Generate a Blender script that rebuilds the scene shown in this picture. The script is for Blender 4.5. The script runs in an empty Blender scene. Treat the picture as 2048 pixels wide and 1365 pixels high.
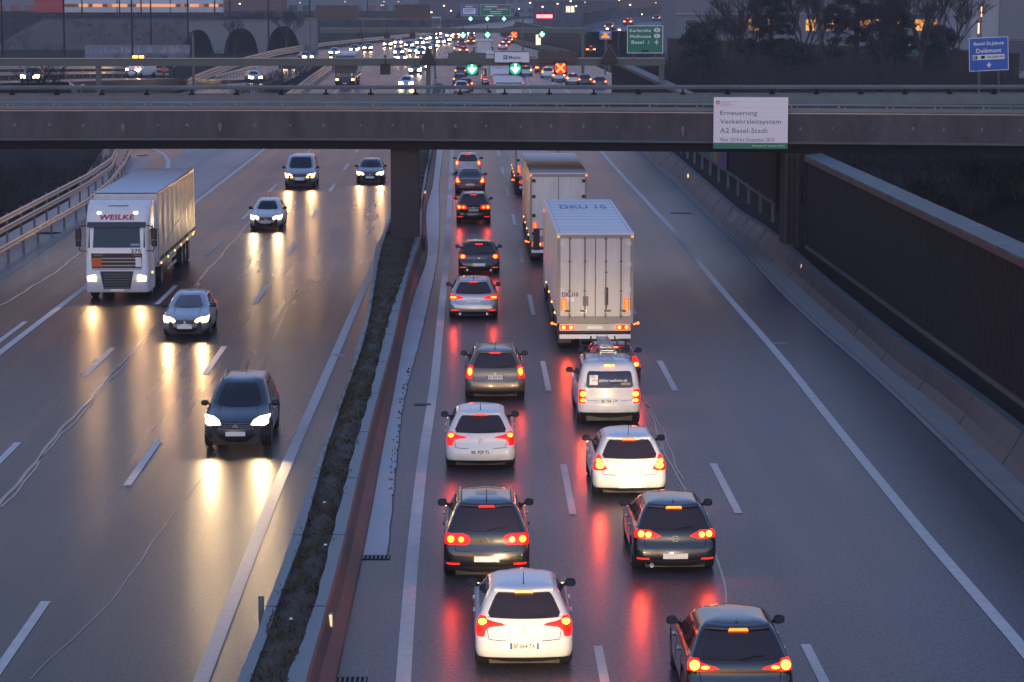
import bpy, bmesh, math, random
from mathutils import Vector, Matrix
SC = bpy.context.scene
C = SC.collection
PI = math.pi
R = math.radians
random.seed(11)
EXPO = 4.2                       # camera exposure for the dusk
LAMP = 2 ** (1.7 - EXPO)         # all lamps are set against it

# ------------------------------------------------------------------ camera
FPX, CAMH = 5000.0, 12.22
PITCH = math.atan(707.5 / FPX)
YAW = math.atan(94 * math.cos(PITCH) / FPX)
_F = Vector((math.sin(YAW) * math.cos(PITCH), math.cos(YAW) * math.cos(PITCH), -math.sin(PITCH)))
_Rt = Vector((math.cos(YAW), -math.sin(YAW), 0))
_U = _Rt.cross(_F)

def ray(px, py):
    return _F + _Rt * ((px - 1024) / FPX) - _U * ((py - 682.5) / FPX)

def G(px, py, z=0.0):
    """where the sight line of a measured photo point meets level z -> (x, y)"""
    d = ray(px, py); t = (z - CAMH) / d.z
    return d.x * t, d.y * t

def V(px, py, Y):
    """where it meets the cross-section at distance Y -> (x, z)"""
    d = ray(px, py); t = Y / d.y
    return d.x * t, CAMH + d.z * t

cam = bpy.data.cameras.new('camera'); cam.sensor_width = 36; cam.lens = FPX / 2048 * 36
cam.clip_start = 1; cam.clip_end = 9000
camo = bpy.data.objects.new('camera', cam); C.objects.link(camo)
camo.location = (0, 0, CAMH); camo.rotation_euler = (PI / 2 - PITCH, 0, -YAW)
SC.camera = camo

# ------------------------------------------------------------------ materials
def mat(name, col, rough=.6, metal=0., spec=.5, var=0., vscale=2., bump=0., bscale=40., coat=0., emit=None, es=0., stretch=None):
    m = bpy.data.materials.new(name); m.use_nodes = True
    nt = m.node_tree; b = nt.nodes['Principled BSDF']
    b.inputs['Base Color'].default_value = (*col, 1); b.inputs['Roughness'].default_value = rough
    b.inputs['Metallic'].default_value = metal; b.inputs['Specular IOR Level'].default_value = spec
    if coat: b.inputs['Coat Weight'].default_value = coat; b.inputs['Coat Roughness'].default_value = .06
    if emit: b.inputs['Emission Color'].default_value = (*emit, 1); b.inputs['Emission Strength'].default_value = es
    if var or bump:
        tc = nt.nodes.new('ShaderNodeTexCoord'); src = tc.outputs['Object']
        if stretch:
            mp = nt.nodes.new('ShaderNodeMapping'); mp.inputs['Scale'].default_value = stretch
            nt.links.new(src, mp.inputs['Vector']); src = mp.outputs['Vector']
    if var:
        n = nt.nodes.new('ShaderNodeTexNoise'); n.inputs['Scale'].default_value = vscale; n.inputs['Detail'].default_value = 8; n.inputs['Roughness'].default_value = .65
        nt.links.new(src, n.inputs['Vector'])
        rp = nt.nodes.new('ShaderNodeMapRange'); rp.inputs['From Min'].default_value = .25; rp.inputs['From Max'].default_value = .75
        rp.inputs['To Min'].default_value = 1 - var; rp.inputs['To Max'].default_value = 1 + var
        nt.links.new(n.outputs['Fac'], rp.inputs['Value'])
        mx = nt.nodes.new('ShaderNodeVectorMath'); mx.operation = 'SCALE'; mx.inputs[0].default_value = col
        nt.links.new(rp.outputs['Result'], mx.inputs['Scale']); nt.links.new(mx.outputs['Vector'], b.inputs['Base Color'])
        r2 = nt.nodes.new('ShaderNodeMapRange'); r2.inputs['From Min'].default_value = .3; r2.inputs['From Max'].default_value = .7
        r2.inputs['To Min'].default_value = max(.03, rough * .8); r2.inputs['To Max'].default_value = min(1, rough * 1.2)
        nt.links.new(n.outputs['Fac'], r2.inputs['Value']); nt.links.new(r2.outputs['Result'], b.inputs['Roughness'])
    if bump:
        n2 = nt.nodes.new('ShaderNodeTexNoise'); n2.inputs['Scale'].default_value = bscale; n2.inputs['Detail'].default_value = 4
        nt.links.new(src, n2.inputs['Vector'])
        bp = nt.nodes.new('ShaderNodeBump'); bp.inputs['Strength'].default_value = bump; bp.inputs['Distance'].default_value = .02
        nt.links.new(n2.outputs['Fac'], bp.inputs['Height']); nt.links.new(bp.outputs['Normal'], b.inputs['Normal'])
    return m

def asphalt(name, c1, c2, rough0, rough1, spec=.5):
    """damp asphalt: patchy tone, darker wheel tracks along the lanes, fine grain, uneven sheen"""
    m = bpy.data.materials.new(name); m.use_nodes = True
    nt = m.node_tree; N = nt.nodes; L = nt.links; b = N['Principled BSDF']
    b.inputs['Specular IOR Level'].default_value = spec
    b.inputs['Base Color'].default_value = (*c1, 1)
    tc = N.new('ShaderNodeTexCoord')
    def noise(scale, stretch, detail=6, rg=.6):
        mp = N.new('ShaderNodeMapping'); mp.inputs['Scale'].default_value = stretch
        L.new(tc.outputs['Object'], mp.inputs['Vector'])
        n = N.new('ShaderNodeTexNoise'); n.inputs['Scale'].default_value = scale; n.inputs['Detail'].default_value = detail; n.inputs['Roughness'].default_value = rg
        L.new(mp.outputs['Vector'], n.inputs['Vector']); return n.outputs['Fac']
    def rng(v, a, b_, c, d):
        r = N.new('ShaderNodeMapRange'); r.inputs['From Min'].default_value = a; r.inputs['From Max'].default_value = b_
        r.inputs['To Min'].default_value = c; r.inputs['To Max'].default_value = d; L.new(v, r.inputs['Value']); return r.outputs['Result']
    def mth(op, a, b_):
        q = N.new('ShaderNodeMath'); q.operation = op
        for i, v in enumerate((a, b_)):
            if isinstance(v, (int, float)): q.inputs[i].default_value = v
            else: L.new(v, q.inputs[i])
        return q.outputs[0]
    tracks = noise(.8, (1, .012, 1), 3)
    patch = noise(.22, (1, .3, 1), 4, .55)
    grain = noise(13, (1, .7, 1), 4, .9)
    f = mth('ADD', mth('MULTIPLY', rng(tracks, .35, .65, 0, 1), .6), mth('MULTIPLY', rng(patch, .3, .7, 0, 1), .35))
    f = mth('ADD', f, mth('MULTIPLY', rng(grain, .40, .60, -.8, 1), 1.1))
    f = mth('ADD', f, mth('MULTIPLY', rng(noise(5, (1, .6, 1), 3, .7), .3, .7, -.5, .6), .25))
    mx = N.new('ShaderNodeMix'); mx.data_type = 'RGBA'; mx.inputs['A'].default_value = (*c1, 1); mx.inputs['B'].default_value = (*c2, 1)
    L.new(f, mx.inputs['Factor']); L.new(mx.outputs['Result'], b.inputs['Base Color'])
    rr = mth('ADD', mth('MULTIPLY', rng(tracks, .3, .7, 0, 1), .5), mth('MULTIPLY', rng(patch, .3, .7, 0, 1), .5))
    L.new(rng(rr, 0, 1, rough0, rough1), b.inputs['Roughness'])
    bp = N.new('ShaderNodeBump'); bp.inputs['Strength'].default_value = .05; bp.inputs['Distance'].default_value = .012
    L.new(noise(11, (1, .6, 1), 5, .95), bp.inputs['Height']); L.new(bp.outputs['Normal'], b.inputs['Normal'])
    return m

def emitter(name, col, s, base=None):
    return mat(name, base or (.02, .02, .02), .25, emit=col, es=s * LAMP)

M = dict(
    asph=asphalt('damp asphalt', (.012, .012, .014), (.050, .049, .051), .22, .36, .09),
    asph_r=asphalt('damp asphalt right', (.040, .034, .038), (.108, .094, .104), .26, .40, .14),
    shoulder=asphalt('pale shoulder', (.060, .078, .105), (.12, .145, .18), .3, .5, .4),
    paint=mat('road paint', (.50, .485, .46), .55, spec=.2, var=.22, vscale=3),
    paint_old=mat('worn road paint', (.34, .34, .34), .5, var=.3, vscale=5),
    tar=mat('tar seam', (.022, .022, .024), .12, var=.2),
    seam=mat('dark joint', (.015, .015, .017), .6),
    sealant=mat('pale seam', (.060, .062, .066), .22, var=.3, vscale=2),
    conc=mat('weathered concrete', (.20, .20, .195), .7, var=.28, vscale=1.2, bump=.15),
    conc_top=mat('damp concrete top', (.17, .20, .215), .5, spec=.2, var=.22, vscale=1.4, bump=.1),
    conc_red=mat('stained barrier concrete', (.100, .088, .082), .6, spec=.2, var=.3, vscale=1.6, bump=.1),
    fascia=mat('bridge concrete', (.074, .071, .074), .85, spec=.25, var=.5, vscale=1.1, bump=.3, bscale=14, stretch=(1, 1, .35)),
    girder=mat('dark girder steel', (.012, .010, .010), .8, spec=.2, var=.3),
    pier=mat('pier concrete', (.050, .044, .044), .85, spec=.2, var=.3, vscale=.8),
    galv=mat('galvanised steel', (.30, .315, .31), .42, .6, var=.18, vscale=2),
    rail=mat('guard rail steel', (.36, .33, .28), .34, .85, var=.12, vscale=1.5),
    rail_dull=mat('dull rail steel', (.12, .15, .155), .5, .2, var=.25, vscale=1),
    gantry=mat('green grey gantry paint', (.085, .10, .08), .55, var=.2, vscale=.6),
    dark=mat('black housing', (.012, .012, .013), .5),
    signback=mat('brown sign back', (.085, .062, .055), .7, var=.15),
    green=mat('sign green', (.0, .18, .10), .5),
    blue=mat('sign blue', (.012, .10, .42), .5),
    white=mat('sign white', (.74, .74, .76), .5, var=.04),
    greytext=mat('grey lettering', (.14, .15, .17), .6),
    greentext=mat('green lettering', (.015, .14, .10), .6),
    redtext=mat('red lettering', (.45, .02, .035), .5),
    bluetext=mat('blue lettering', (.12, .20, .48), .6),
    board=mat('dark lettering', (.03, .03, .035), .6),
    noise=mat('dark corrugated panel', (.016, .017, .020), .65, spec=.2, var=.5, vscale=.9, stretch=(1, .5, .12)),
    noise_red=mat('brown corrugated panel', (.036, .021, .020), .6, var=.2, vscale=.5),
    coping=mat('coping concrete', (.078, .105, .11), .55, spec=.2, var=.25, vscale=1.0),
    coping_edge=mat('red brown coping edge', (.07, .036, .032), .6, var=.3, vscale=2),
    gutter=mat('pale wet gutter stone', (.30, .35, .40), .38, spec=.3, var=.35, vscale=1.1, stretch=(1, .35, 1)),
    bright_red=mat('red car paint', (.34, .018, .018), .28, .1, coat=.8),
    soil=mat('dark soil', (.045, .034, .024), .9, var=.4, vscale=3, bump=.5, bscale=12),
    ground=mat('winter ground', (.018, .015, .012), .95, spec=.05, var=.45, vscale=.25, bump=.4, bscale=3),
    bank=mat('bank grass', (.026, .030, .018), .95, spec=.05, var=.4, vscale=.12, bump=.5, bscale=1.5),
    rustbank=mat('brown bank', (.075, .042, .022), .95, var=.3, vscale=.15),
    grass=mat('planter grass', (.070, .062, .026), .8, var=.4, vscale=1.5),
    grass2=mat('brown planter growth', (.095, .066, .040), .85, spec=.1, var=.4, vscale=1.5),
    twig=mat('bare twigs', (.035, .028, .024), .9, var=.3),
    bark=mat('bark', (.040, .033, .028), .9, var=.3),
    scrub=mat('brown scrub', (.034, .025, .020), .9, var=.4, vscale=.8),
    needle=mat('pine needles', (.016, .030, .020), .8, var=.4, vscale=.6),
    evergreen=mat('evergreen leaves', (.016, .028, .018), .75, var=.4, vscale=.6),
    stone=mat('viaduct stone', (.17, .18, .19), .85, var=.2, vscale=.3),
    bld=mat('grey building', (.16, .175, .20), .85, var=.08, vscale=.2),
    bld2=mat('dark building', (.075, .08, .095), .85, var=.15, vscale=.2),
    bld3=mat('pale render', (.30, .32, .35), .85, var=.06, vscale=.2),
    brick=mat('reddish building', (.14, .075, .07), .85, var=.15, vscale=.2),
    win=mat('window glass', (.05, .06, .075), .15),
    litwin=emitter('lit window', (1, .42, .07), .4),
    litwin2=emitter('pale lit window', (1, .86, .66), .4),
    # vehicles
    white_p=mat('white paint', (.68, .68, .67), .3, coat=.6, var=.06, vscale=3),
    black_p=mat('black paint', (.012, .012, .014), .25, coat=.9),
    grey_p=mat('grey metallic', (.15, .125, .10), .32, .55, coat=.7),
    silver_p=mat('silver metallic', (.42, .43, .44), .3, .6, coat=.7),
    darkgrey_p=mat('dark grey metallic', (.05, .056, .062), .3, .5, coat=.7),
    red_p=mat('dark red paint', (.11, .022, .024), .28, .3, coat=.8),
    beige_p=mat('pale beige paint', (.50, .49, .44), .3, coat=.6),
    blue_p=mat('dark blue paint', (.03, .045, .085), .3, .2, coat=.7),
    glass=mat('dark car glass', (.020, .013, .019), .07, spec=.7),
    glass_f=mat('windscreen glass', (.016, .022, .026), .08, spec=.4),
    glass_l=mat('pale windscreen', (.10, .105, .13), .08, spec=.7),
    plastic=mat('black plastic', (.016, .016, .017), .55, var=.1),
    tyre=mat('tyre rubber', (.012, .012, .012), .75),
    rim=mat('alloy rim', (.30, .30, .31), .35, .8),
    chrome=mat('chrome', (.72, .72, .72), .15, 1.),
    plate=mat('white number plate', (.80, .80, .76), .45),
    platetext=mat('plate lettering', (.03, .03, .035), .5),
    eu=mat('blue plate band', (.02, .07, .30), .5),
    mirror=mat('mirror glass', (.05, .055, .065), .12, 0, .4),
    lens=emitter('red lamp lens', (1, .004, .002), .5, (.25, .004, .004)),
    lens_hot=emitter('red lamp lens braking', (1, .005, .002), 1.4, (.3, .004, .004)),
    bulb=emitter('tail bulb', (1, .22, .02), 1.5),
    bulb_hot=emitter('brake bulb', (1, .25, .022), 3.2),
    brake=emitter('high brake light', (1, .11, .010), 1.7),
    amber=emitter('amber lamp', (1, .30, .02), 2.5),
    beacon=emitter('amber beacon', (1, .24, .01), 6.),
    head=emitter('headlight', (1, .50, .15), 2.4, (.5, .5, .5)),
    head_x=emitter('white headlight', (1, .72, .36), 2.8, (.5, .5, .5)),
    head_far=emitter('far headlight', (1, .70, .38), 24., (.5, .5, .5)),
    head_lo=emitter('dim marker lamp', (.8, .9, 1), 4.),
    arrow=emitter('green arrow', (.32, 1, .70), 2.2),
    arrow_halo=emitter('green signal lens', (.0, .42, .22), .4),  # faint glow for the bloom round the arrow
    cross=emitter('red cross', (1, .07, .01), 2.6),
    cross_halo=emitter('red signal lens', (.7, .01, .01), .5),
    pole_glow=emitter('street lamp', (1, .40, .10), 2.5),  # emission for the orange light falling on a lamp pole
    citylight=emitter('city light', (1, .62, .32), 3.),
    cityred=emitter('red city light', (1, .05, .05), 5.),
    reflector=emitter('self-glowing reflector', (1, .62, .30), .35, (.6, .5, .4)),  # own glow stands in for headlights thrown back
    orange=mat('orange plate', (.55, .12, .015), .5),
    orange_r=emitter('self-glowing orange reflector', (1, .22, .01), .35, (.8, .25, .02)),  # emission put in for returned light; no lamp inside
    redrefl=emitter('self-glowing red reflector', (1, .03, .02), .4, (.6, .02, .02)),  # glows by itself in place of reflected headlight
    tarp=mat('pale curtain side', (.50, .44, .36), .5, var=.06, vscale=1),
    trailer=mat('white trailer panel', (.56, .54, .52), .45, var=.2, vscale=1.6, stretch=(1, 1, .25)),
    trailer_roof=mat('trailer roof', (.58, .60, .62), .4, var=.06, vscale=2),
    skin=mat('skin', (.4, .25, .19), .6),
    hivis=mat('red hi-vis jacket', (.75, .07, .05), .6),
    trouser=mat('dark trousers', (.02, .02, .03), .8),
    train_red=mat('red train paint', (.30, .02, .025), .4),
    train_w=mat('pale train paint', (.42, .45, .48), .4),
)

# ------------------------------------------------------------------ mesh builder
class MB:
    def __init__(s): s.v = []; s.f = []; s.m = []
    def quad(s, a, b, c, d, mi=0):
        n = len(s.v); s.v += [tuple(a), tuple(b), tuple(c), tuple(d)]; s.f.append((n, n + 1, n + 2, n + 3)); s.m.append(mi)
    def poly(s, pts, mi=0):
        n = len(s.v); s.v += [tuple(p) for p in pts]; s.f.append(tuple(range(n, n + len(pts)))); s.m.append(mi)
    def grid(s, rows, mi=0, close=False):
        n = len(s.v); w = len(rows[0])
        for r in rows: s.v += [tuple(p) for p in r]
        for i in range(len(rows) - 1):
            for j in range(w if close else w - 1):
                k = (j + 1) % w
                s.f.append((n + i * w + j, n + i * w + k, n + (i + 1) * w + k, n + (i + 1) * w + j)); s.m.append(mi)
    def box(s, x0, x1, y0, y1, z0, z1, mi=0):
        n = len(s.v)
        s.v += [(x0, y0, z0), (x1, y0, z0), (x1, y1, z0), (x0, y1, z0), (x0, y0, z1), (x1, y0, z1), (x1, y1, z1), (x0, y1, z1)]
        for f in ((0, 3, 2, 1), (4, 5, 6, 7), (0, 1, 5, 4), (1, 2, 6, 5), (2, 3, 7, 6), (3, 0, 4, 7)):
            s.f.append(tuple(n + i for i in f)); s.m.append(mi)
    def hexa(s, b, t, mi=0):
        """b, t: four bottom and four top points, counter-clockwise"""
        n = len(s.v); s.v += [tuple(p) for p in b] + [tuple(p) for p in t]
        for f in ((0, 3, 2, 1), (4, 5, 6, 7), (0, 1, 5, 4), (1, 2, 6, 5), (2, 3, 7, 6), (3, 0, 4, 7)):
            s.f.append(tuple(n + i for i in f)); s.m.append(mi)
    def bar(s, a, b, w, h=None, mi=0):
        """square bar from a to b"""
        a = Vector(a); b = Vector(b); h = h or w; d = (b - a).normalized()
        u = d.cross(Vector((0, 0, 1)))
        if u.length < 1e-4: u = Vector((1, 0, 0))
        u.normalize(); v = u.cross(d)
        q = [u * (w / 2 * i) + v * (h / 2 * j) for i, j in ((-1, -1), (1, -1), (1, 1), (-1, 1))]
        s.hexa([a + k for k in q], [b + k for k in q], mi)
    def tube(s, pts, r, n=6, mi=0, cap=True):
        pts = [Vector(p) for p in pts]; rs = r if isinstance(r, (list, tuple)) else [r] * len(pts)
        rows = []
        u = None
        for i, p in enumerate(pts):
            d = (pts[min(i + 1, len(pts) - 1)] - pts[max(i - 1, 0)]).normalized()
            if u is None:
                u = d.cross(Vector((0, 0, 1)))
                if u.length < 1e-3: u = Vector((1, 0, 0))
            u = (u - d * u.dot(d)).normalized(); v = d.cross(u)
            rows.append([p + (u * math.cos(2 * PI * k / n) + v * math.sin(2 * PI * k / n)) * rs[i] for k in range(n)])
        s.grid(rows, mi, True)
        if cap: s.poly(rows[0][::-1], mi); s.poly(rows[-1], mi)
    def disc(s, c, nrm, r, n=14, mi=0):
        c = Vector(c); nrm = Vector(nrm).normalized(); u = nrm.cross(Vector((0, 0, 1)))
        if u.length < 1e-3: u = Vector((1, 0, 0))
        u.normalize(); v = nrm.cross(u)
        s.poly([c + (u * math.cos(2 * PI * k / n) + v * math.sin(2 * PI * k / n)) * r for k in range(n)], mi)
    def add(s, verts, faces, mi=0):
        n = len(s.v); s.v += [tuple(p) for p in verts]
        for f in faces: s.f.append(tuple(n + i for i in f)); s.m.append(mi)
    def build(s, name, mats, parent=None, smooth=False):
        me = bpy.data.meshes.new(name); me.from_pydata(s.v, [], s.f)
        mats = mats if isinstance(mats, (list, tuple)) else [mats]
        for m in mats: me.materials.append(m)
        if len(mats) > 1: me.polygons.foreach_set('material_index', s.m)
        if smooth: me.polygons.foreach_set('use_smooth', [True] * len(me.polygons))
        me.update()
        o = bpy.data.objects.new(name, me); C.objects.link(o)
        if parent: o.parent = parent
        return o

def tag(o, label=None, cat=None, group=None, kind=None):
    if label: o['label'] = label
    if cat: o['category'] = cat
    if group: o['group'] = group
    if kind: o['kind'] = kind
    return o
def thing(name, label, cat, loc=(0, 0, 0), rz=0., group=None):
    o = bpy.data.objects.new(name, None); C.objects.link(o); o.empty_display_size = .3
    o.location = loc; o.rotation_euler = (0, 0, rz)
    return tag(o, label, cat, group)
def struct(name, mb, m, smooth=False):
    return tag(mb.build(name, m, smooth=smooth), kind='structure')
KIDS = {}
def copy_tree(o, parent=None):
    c = o.copy(); C.objects.link(c)
    if parent is not None: c.parent = parent
    for ch in list(o.children): copy_tree(ch, c)
    return c

_dg_cache = {}
def text(body, width=None, height=None, bold=0.0, shear=0.0):
    """flat letter outlines as (verts, faces) in x/y, centred; fitted to width and height"""
    cu = bpy.data.curves.new('lettering', 'FONT'); cu.body = body; cu.size = 1; cu.align_x = 'CENTER'; cu.align_y = 'CENTER'
    cu.resolution_u = 3; cu.offset = bold; cu.shear = shear; cu.space_character = 1.04
    o = bpy.data.objects.new('lettering', cu); C.objects.link(o)
    dg = bpy.context.evaluated_depsgraph_get()
    me = bpy.data.meshes.new_from_object(o.evaluated_get(dg))
    vs = [tuple(v.co) for v in me.vertices]; fs = [tuple(p.vertices) for p in me.polygons]
    bpy.data.objects.remove(o); bpy.data.curves.remove(cu); bpy.data.meshes.remove(me)
    xs = [v[0] for v in vs]; ys = [v[1] for v in vs]
    cx, cy = (min(xs) + max(xs)) / 2, (min(ys) + max(ys)) / 2; w, h = max(xs) - min(xs), max(ys) - min(ys)
    sx = width / w if width else None; sy = height / h if height else None
    sx = sx or sy; sy = sy or sx
    return [((x - cx) * sx, (y - cy) * sy) for x, y, z in vs], fs
def text_rear(mb, body, x, y, z, width=None, height=None, bold=0, shear=0, mi=0):
    """letters read by someone standing at smaller y"""
    vs, fs = text(body, width, height, bold, shear); mb.add([(x + a, y, z + b) for a, b in vs], fs, mi)
def text_front(mb, body, x, y, z, width=None, height=None, bold=0, shear=0, lean=0., mi=0):
    """letters read by someone standing at larger y"""
    vs, fs = text(body, width, height, bold, shear); mb.add([(x - a, y - b * lean, z + b) for a, b in vs], fs, mi)
def spot(name, parent, loc, direction, power, col, angle=70, blend=.7, size=.06):
    l = bpy.data.lights.new(name, 'SPOT'); l.energy = power * LAMP; l.color = col; l.spot_size = R(angle); l.spot_blend = blend; l.shadow_soft_size = size
    o = bpy.data.objects.new(name, l); C.objects.link(o); o.parent = parent; o.location = loc
    o.rotation_euler = Vector(direction).to_track_quat('-Z', 'Y').to_euler()
    return o
# ------------------------------------------------------------------ helpers for lines on the ground
def lerp_tab(tab):
    """table of (Y, X) -> function X(Y), ends extended flat"""
    tab = sorted(tab)
    def f(y):
        if y <= tab[0][0]: return tab[0][1]
        for (a, p), (b, q) in zip(tab, tab[1:]):
            if y <= b: return p + (q - p) * (y - a) / (b - a)
        return tab[-1][1]
    return f
def smooth_tab(tab, w=4.0):
    f = lerp_tab(tab)
    return lambda y: sum(f(y + d * w / 3) for d in (-3, -2, -1, 0, 1, 2, 3)) / 7
def px_tab(pix, z=0., extra=()):
    return [(lambda p: (p[1], p[0]))(G(x, y, z)) for x, y in pix] + list(extra)
def strip(mb, pts, w, z, mi=0, zs=None):
    """flat ribbon of width w (across x) along a list of (x, y)"""
    rows = []
    for i, (x, y) in enumerate(pts):
        a = pts[max(i - 1, 0)]; b = pts[min(i + 1, len(pts) - 1)]
        d = Vector((b[0] - a[0], b[1] - a[1])).normalized(); n = Vector((d.y, -d.x)) * (w / 2)
        zz = zs[i] if zs else z
        rows.append([(x - n.x, y - n.y, zz), (x + n.x, y + n.y, zz)])
    mb.grid(rows, mi)
def frange(a, b, s):
    n = max(1, round((b - a) / s)); return [a + (b - a) * i / n for i in range(n + 1)]

# ------------------------------------------------------------------ ground and roads
mb = MB()
rows = [[(x, y, -.35) for x in (-1500, -600, -60, -10, 30, 120, 600, 1500)] for y in (-60, 60, 300, 900, 1600, 2500)]
mb.grid(rows); struct('ground', mb, M['ground'])

LB = lerp_tab([(10, -22.6), (150, -23), (180, -24.5), (230, -22), (300, -20.2), (440, -21.2), (480, -30), (520, -25), (600, -13.5), (760, -6), (1000, 24)])
RB = lerp_tab([(10, 14.6), (240, 14.6), (300, 22), (420, 20), (520, 12), (640, 9), (760, 10), (1000, 38)])
MID = lerp_tab([(10, -2.9), (600, -2.9), (760, 0), (1000, 30)])
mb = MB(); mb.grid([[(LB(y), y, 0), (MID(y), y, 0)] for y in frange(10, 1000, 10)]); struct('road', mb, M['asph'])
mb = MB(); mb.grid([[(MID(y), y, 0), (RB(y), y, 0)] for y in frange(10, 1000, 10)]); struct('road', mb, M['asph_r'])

# entry ramp that joins from the left beyond the bridge
mb = MB(); mb.grid([[(a, y, .004), (b, y, .004)] for y, a, b in ((140, -22.5, -17), (190, -27.5, -17.5), (250, -32, -22), (320, -34, -23.5), (390, -34.3, -23), (450, -32.6, -21.5), (500, -28.5, -22))])
struct('ramp_road', mb, M['asph'])
# raised slip road crossing behind the bridge on the far left
CT = [(-220, 172, 3.6), (-60, 165, 3.3), (60, 163, 3.2), (170, 160, 2.5), (290, 157, 1.5), (390, 160, .45)]
CL = [(*G(px, py, z), z) for px, py, z in CT]
CL.append((CL[-1][0] + 6, CL[-1][1] + 14, .02))
def slip(i, off, dz=0):
    a = CL[max(i - 1, 0)]; b = CL[min(i + 1, len(CL) - 1)]
    d = Vector((b[0] - a[0], b[1] - a[1])).normalized()
    return (CL[i][0] - d.y * off, CL[i][1] + d.x * off, CL[i][2] + dz)
mb = MB()
mb.grid([[slip(i, -4.2)[:2] + (-.34,), slip(i, -4.2), slip(i, 4.2), slip(i, 9)[:2] + (-.34,)] for i in range(len(CL))])
struct('slip_road', mb, M['asph'])

# pale concrete shoulders
SL = lerp_tab([(10, -19.6), (110, -19.6), (150, -20.6), (190, -23)])
mb = MB(); mb.grid([[(LB(y) + .1, y, .008), (SL(y), y, .008)] for y in frange(10, 182, 6)]); struct('hard_shoulder', mb, M['shoulder'])
GORE = [(128, -15.9, -15.8), (150, -18.6, -15.75), (175, -20.6, -15.6), (200, -21.6, -15.5), (230, -21.4, -15.4)]
mb = MB(); mb.grid([[(a, y, .008), (b, y, .008)] for y, a, b in GORE]); struct('gore_area', mb, M['shoulder'])
SEAM = smooth_tab(px_tab([(1332, 354), (1468, 485), (1558, 586), (1640, 664), (1717, 730), (1807, 800), (1829, 836), (1936, 944), (2048, 1036)], 0, [(30, 11.9), (260, 12.6)]), 8)
BB = smooth_tab(px_tab([(1308, 325), (1349, 354), (1404, 412), (1460, 465), (1503, 491), (1556, 535), (1640, 613), (1718, 683), (1795, 754), (1867, 802), (1965, 895), (2048, 973)], 0, [(30, 13.1), (190, 13.8), (260, 14.2)]), 3)
mb = MB(); mb.grid([[(SEAM(y), y, .006), (BB(y) + .1, y, .006)] for y in frange(30, 250, 4)]); struct('gutter_strip', mb, M['conc'])
mb = MB(); strip(mb, [(SEAM(y), y) for y in frange(30, 250, 4)], .05, .012); strip(mb, [(SEAM(y) + .22, y) for y in frange(30, 250, 4)], .03, .012); struct('gutter_joint', mb, M['seam'])

# ------------------------------------------------------------------ painted markings
mk = MB(); mw = MB()
def line(pix, w, z=.012, extra=(), target=None, y0=None, y1=None, s=3):
    f = smooth_tab(px_tab(pix, 0, extra), 5); ys = [p[0] for p in px_tab(pix, 0, extra)]
    strip(target or mk, [(f(y), y) for y in frange(y0 or min(ys), y1 or max(ys), s)], w, z); return f
EDGE_R = line([(1208, 310), (1250, 358), (1343, 457), (1421, 555), (1499, 644), (1562, 715), (1673, 856), (1780, 987), (1887, 1119), (1975, 1216), (2048, 1294)], .27, extra=[(34, 10.2), (290, 10.0)])
EDGE_L = line([(808, 1365), (815, 1219), (832, 1036), (847, 903), (867, 789), (876, 695), (883, 620), (892, 530), (897, 440), (902, 350), (904, 308)], .27, extra=[(34, -1.1), (420, -1.4), (600, -1.2)])
line([(430, 1290), (470, 1190), (560, 960), (622, 820), (683, 680), (735, 560), (770, 480)], .28, target=mw, extra=[(34, -4.72), (180, -4.35), (520, -4.4)])
line([(20, 690), (164, 580), (378, 416), (521, 305)], .26, extra=[(34, -15.65), (500, -15.2)])
# white curve of the ramp edge, seen under the bridge
strip(mk, [G(x, y) for x, y in ((300, 296), (318, 303), (330, 312), (337, 323), (336, 335), (330, 347))], .3, .013)
P0 = 54.3   # far end of one dash; they repeat every 18 m
def dashes(fx, ph, n0, n1, w=.17, ln=6.2):
    for k in range(n0, n1):
        y = ph + 18 * k
        strip(mk, [(fx(y), y), (fx(y + ln), y + ln)], w, .012)
D1 = smooth_tab(px_tab([(1203, 1338), (1137, 980), (1092, 755), (1063, 612), (1043, 512), (1028, 440), (1015, 385), (1005, 341)], 0, [(30, 2.45), (400, 2.2)]), 8)
D2 = smooth_tab(px_tab([(1635, 1335), (1452, 978), (1333, 748)], 0, [(30, 6.25), (200, 6.2)]), 8)
yd = G(1137, 1030)[1]
dashes(D1, yd, -2, 19); 
yd2 = G(1452, 1028)[1]
dashes(D2, yd2, -2, 9, .19)
L3 = smooth_tab(px_tab([(38, 1280), (284, 929), (520, 592)], 0, [(160, -8.2), (400, -8)]), 8)
dashes(L3, G(248, 972)[1], -1, 18, .2)
L2 = smooth_tab(px_tab([(195, 726), (425, 500)], 0, [(40, -12.2), (160, -11.8), (400, -11.6)]), 8)
dashes(L2, G(165, 752)[1], -2, 14, .2)
L4 = lambda y: -16.25
dashes(L4, G(0, 683)[1] - 1, -1, 1, .2)
# small cross ticks on the shoulders
for x0, x1, y in ((1546, 1575, 688), (668, 690, 712), (440, 470, 382)):
    a = G(x0, y); b = G(x1, y); mk.quad((a[0], a[1], .012), (b[0], b[1], .012), (b[0], b[1] + .18, .012), (a[0], a[1] + .18, .012))
# hatched island where the right-hand exit begins
for k in range(9):
    y = 300 + k * 7; mk.quad((8.0 + k * .18, y, .012), (11.6 - k * .1, y + 3.2, .012), (11.6 - k * .1, y + 5, .012), (8.0 + k * .18, y + 1.8, .012))
strip(mk, [(7.6, 292), (8.2, 330), (9.2, 372)], .25, .013); strip(mk, [(12.2, 292), (11.6, 330), (10.4, 372)], .25, .013)
struct('road_markings', mk, M['paint']); struct('worn_edge_line', mw, M['paint_old'])
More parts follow.
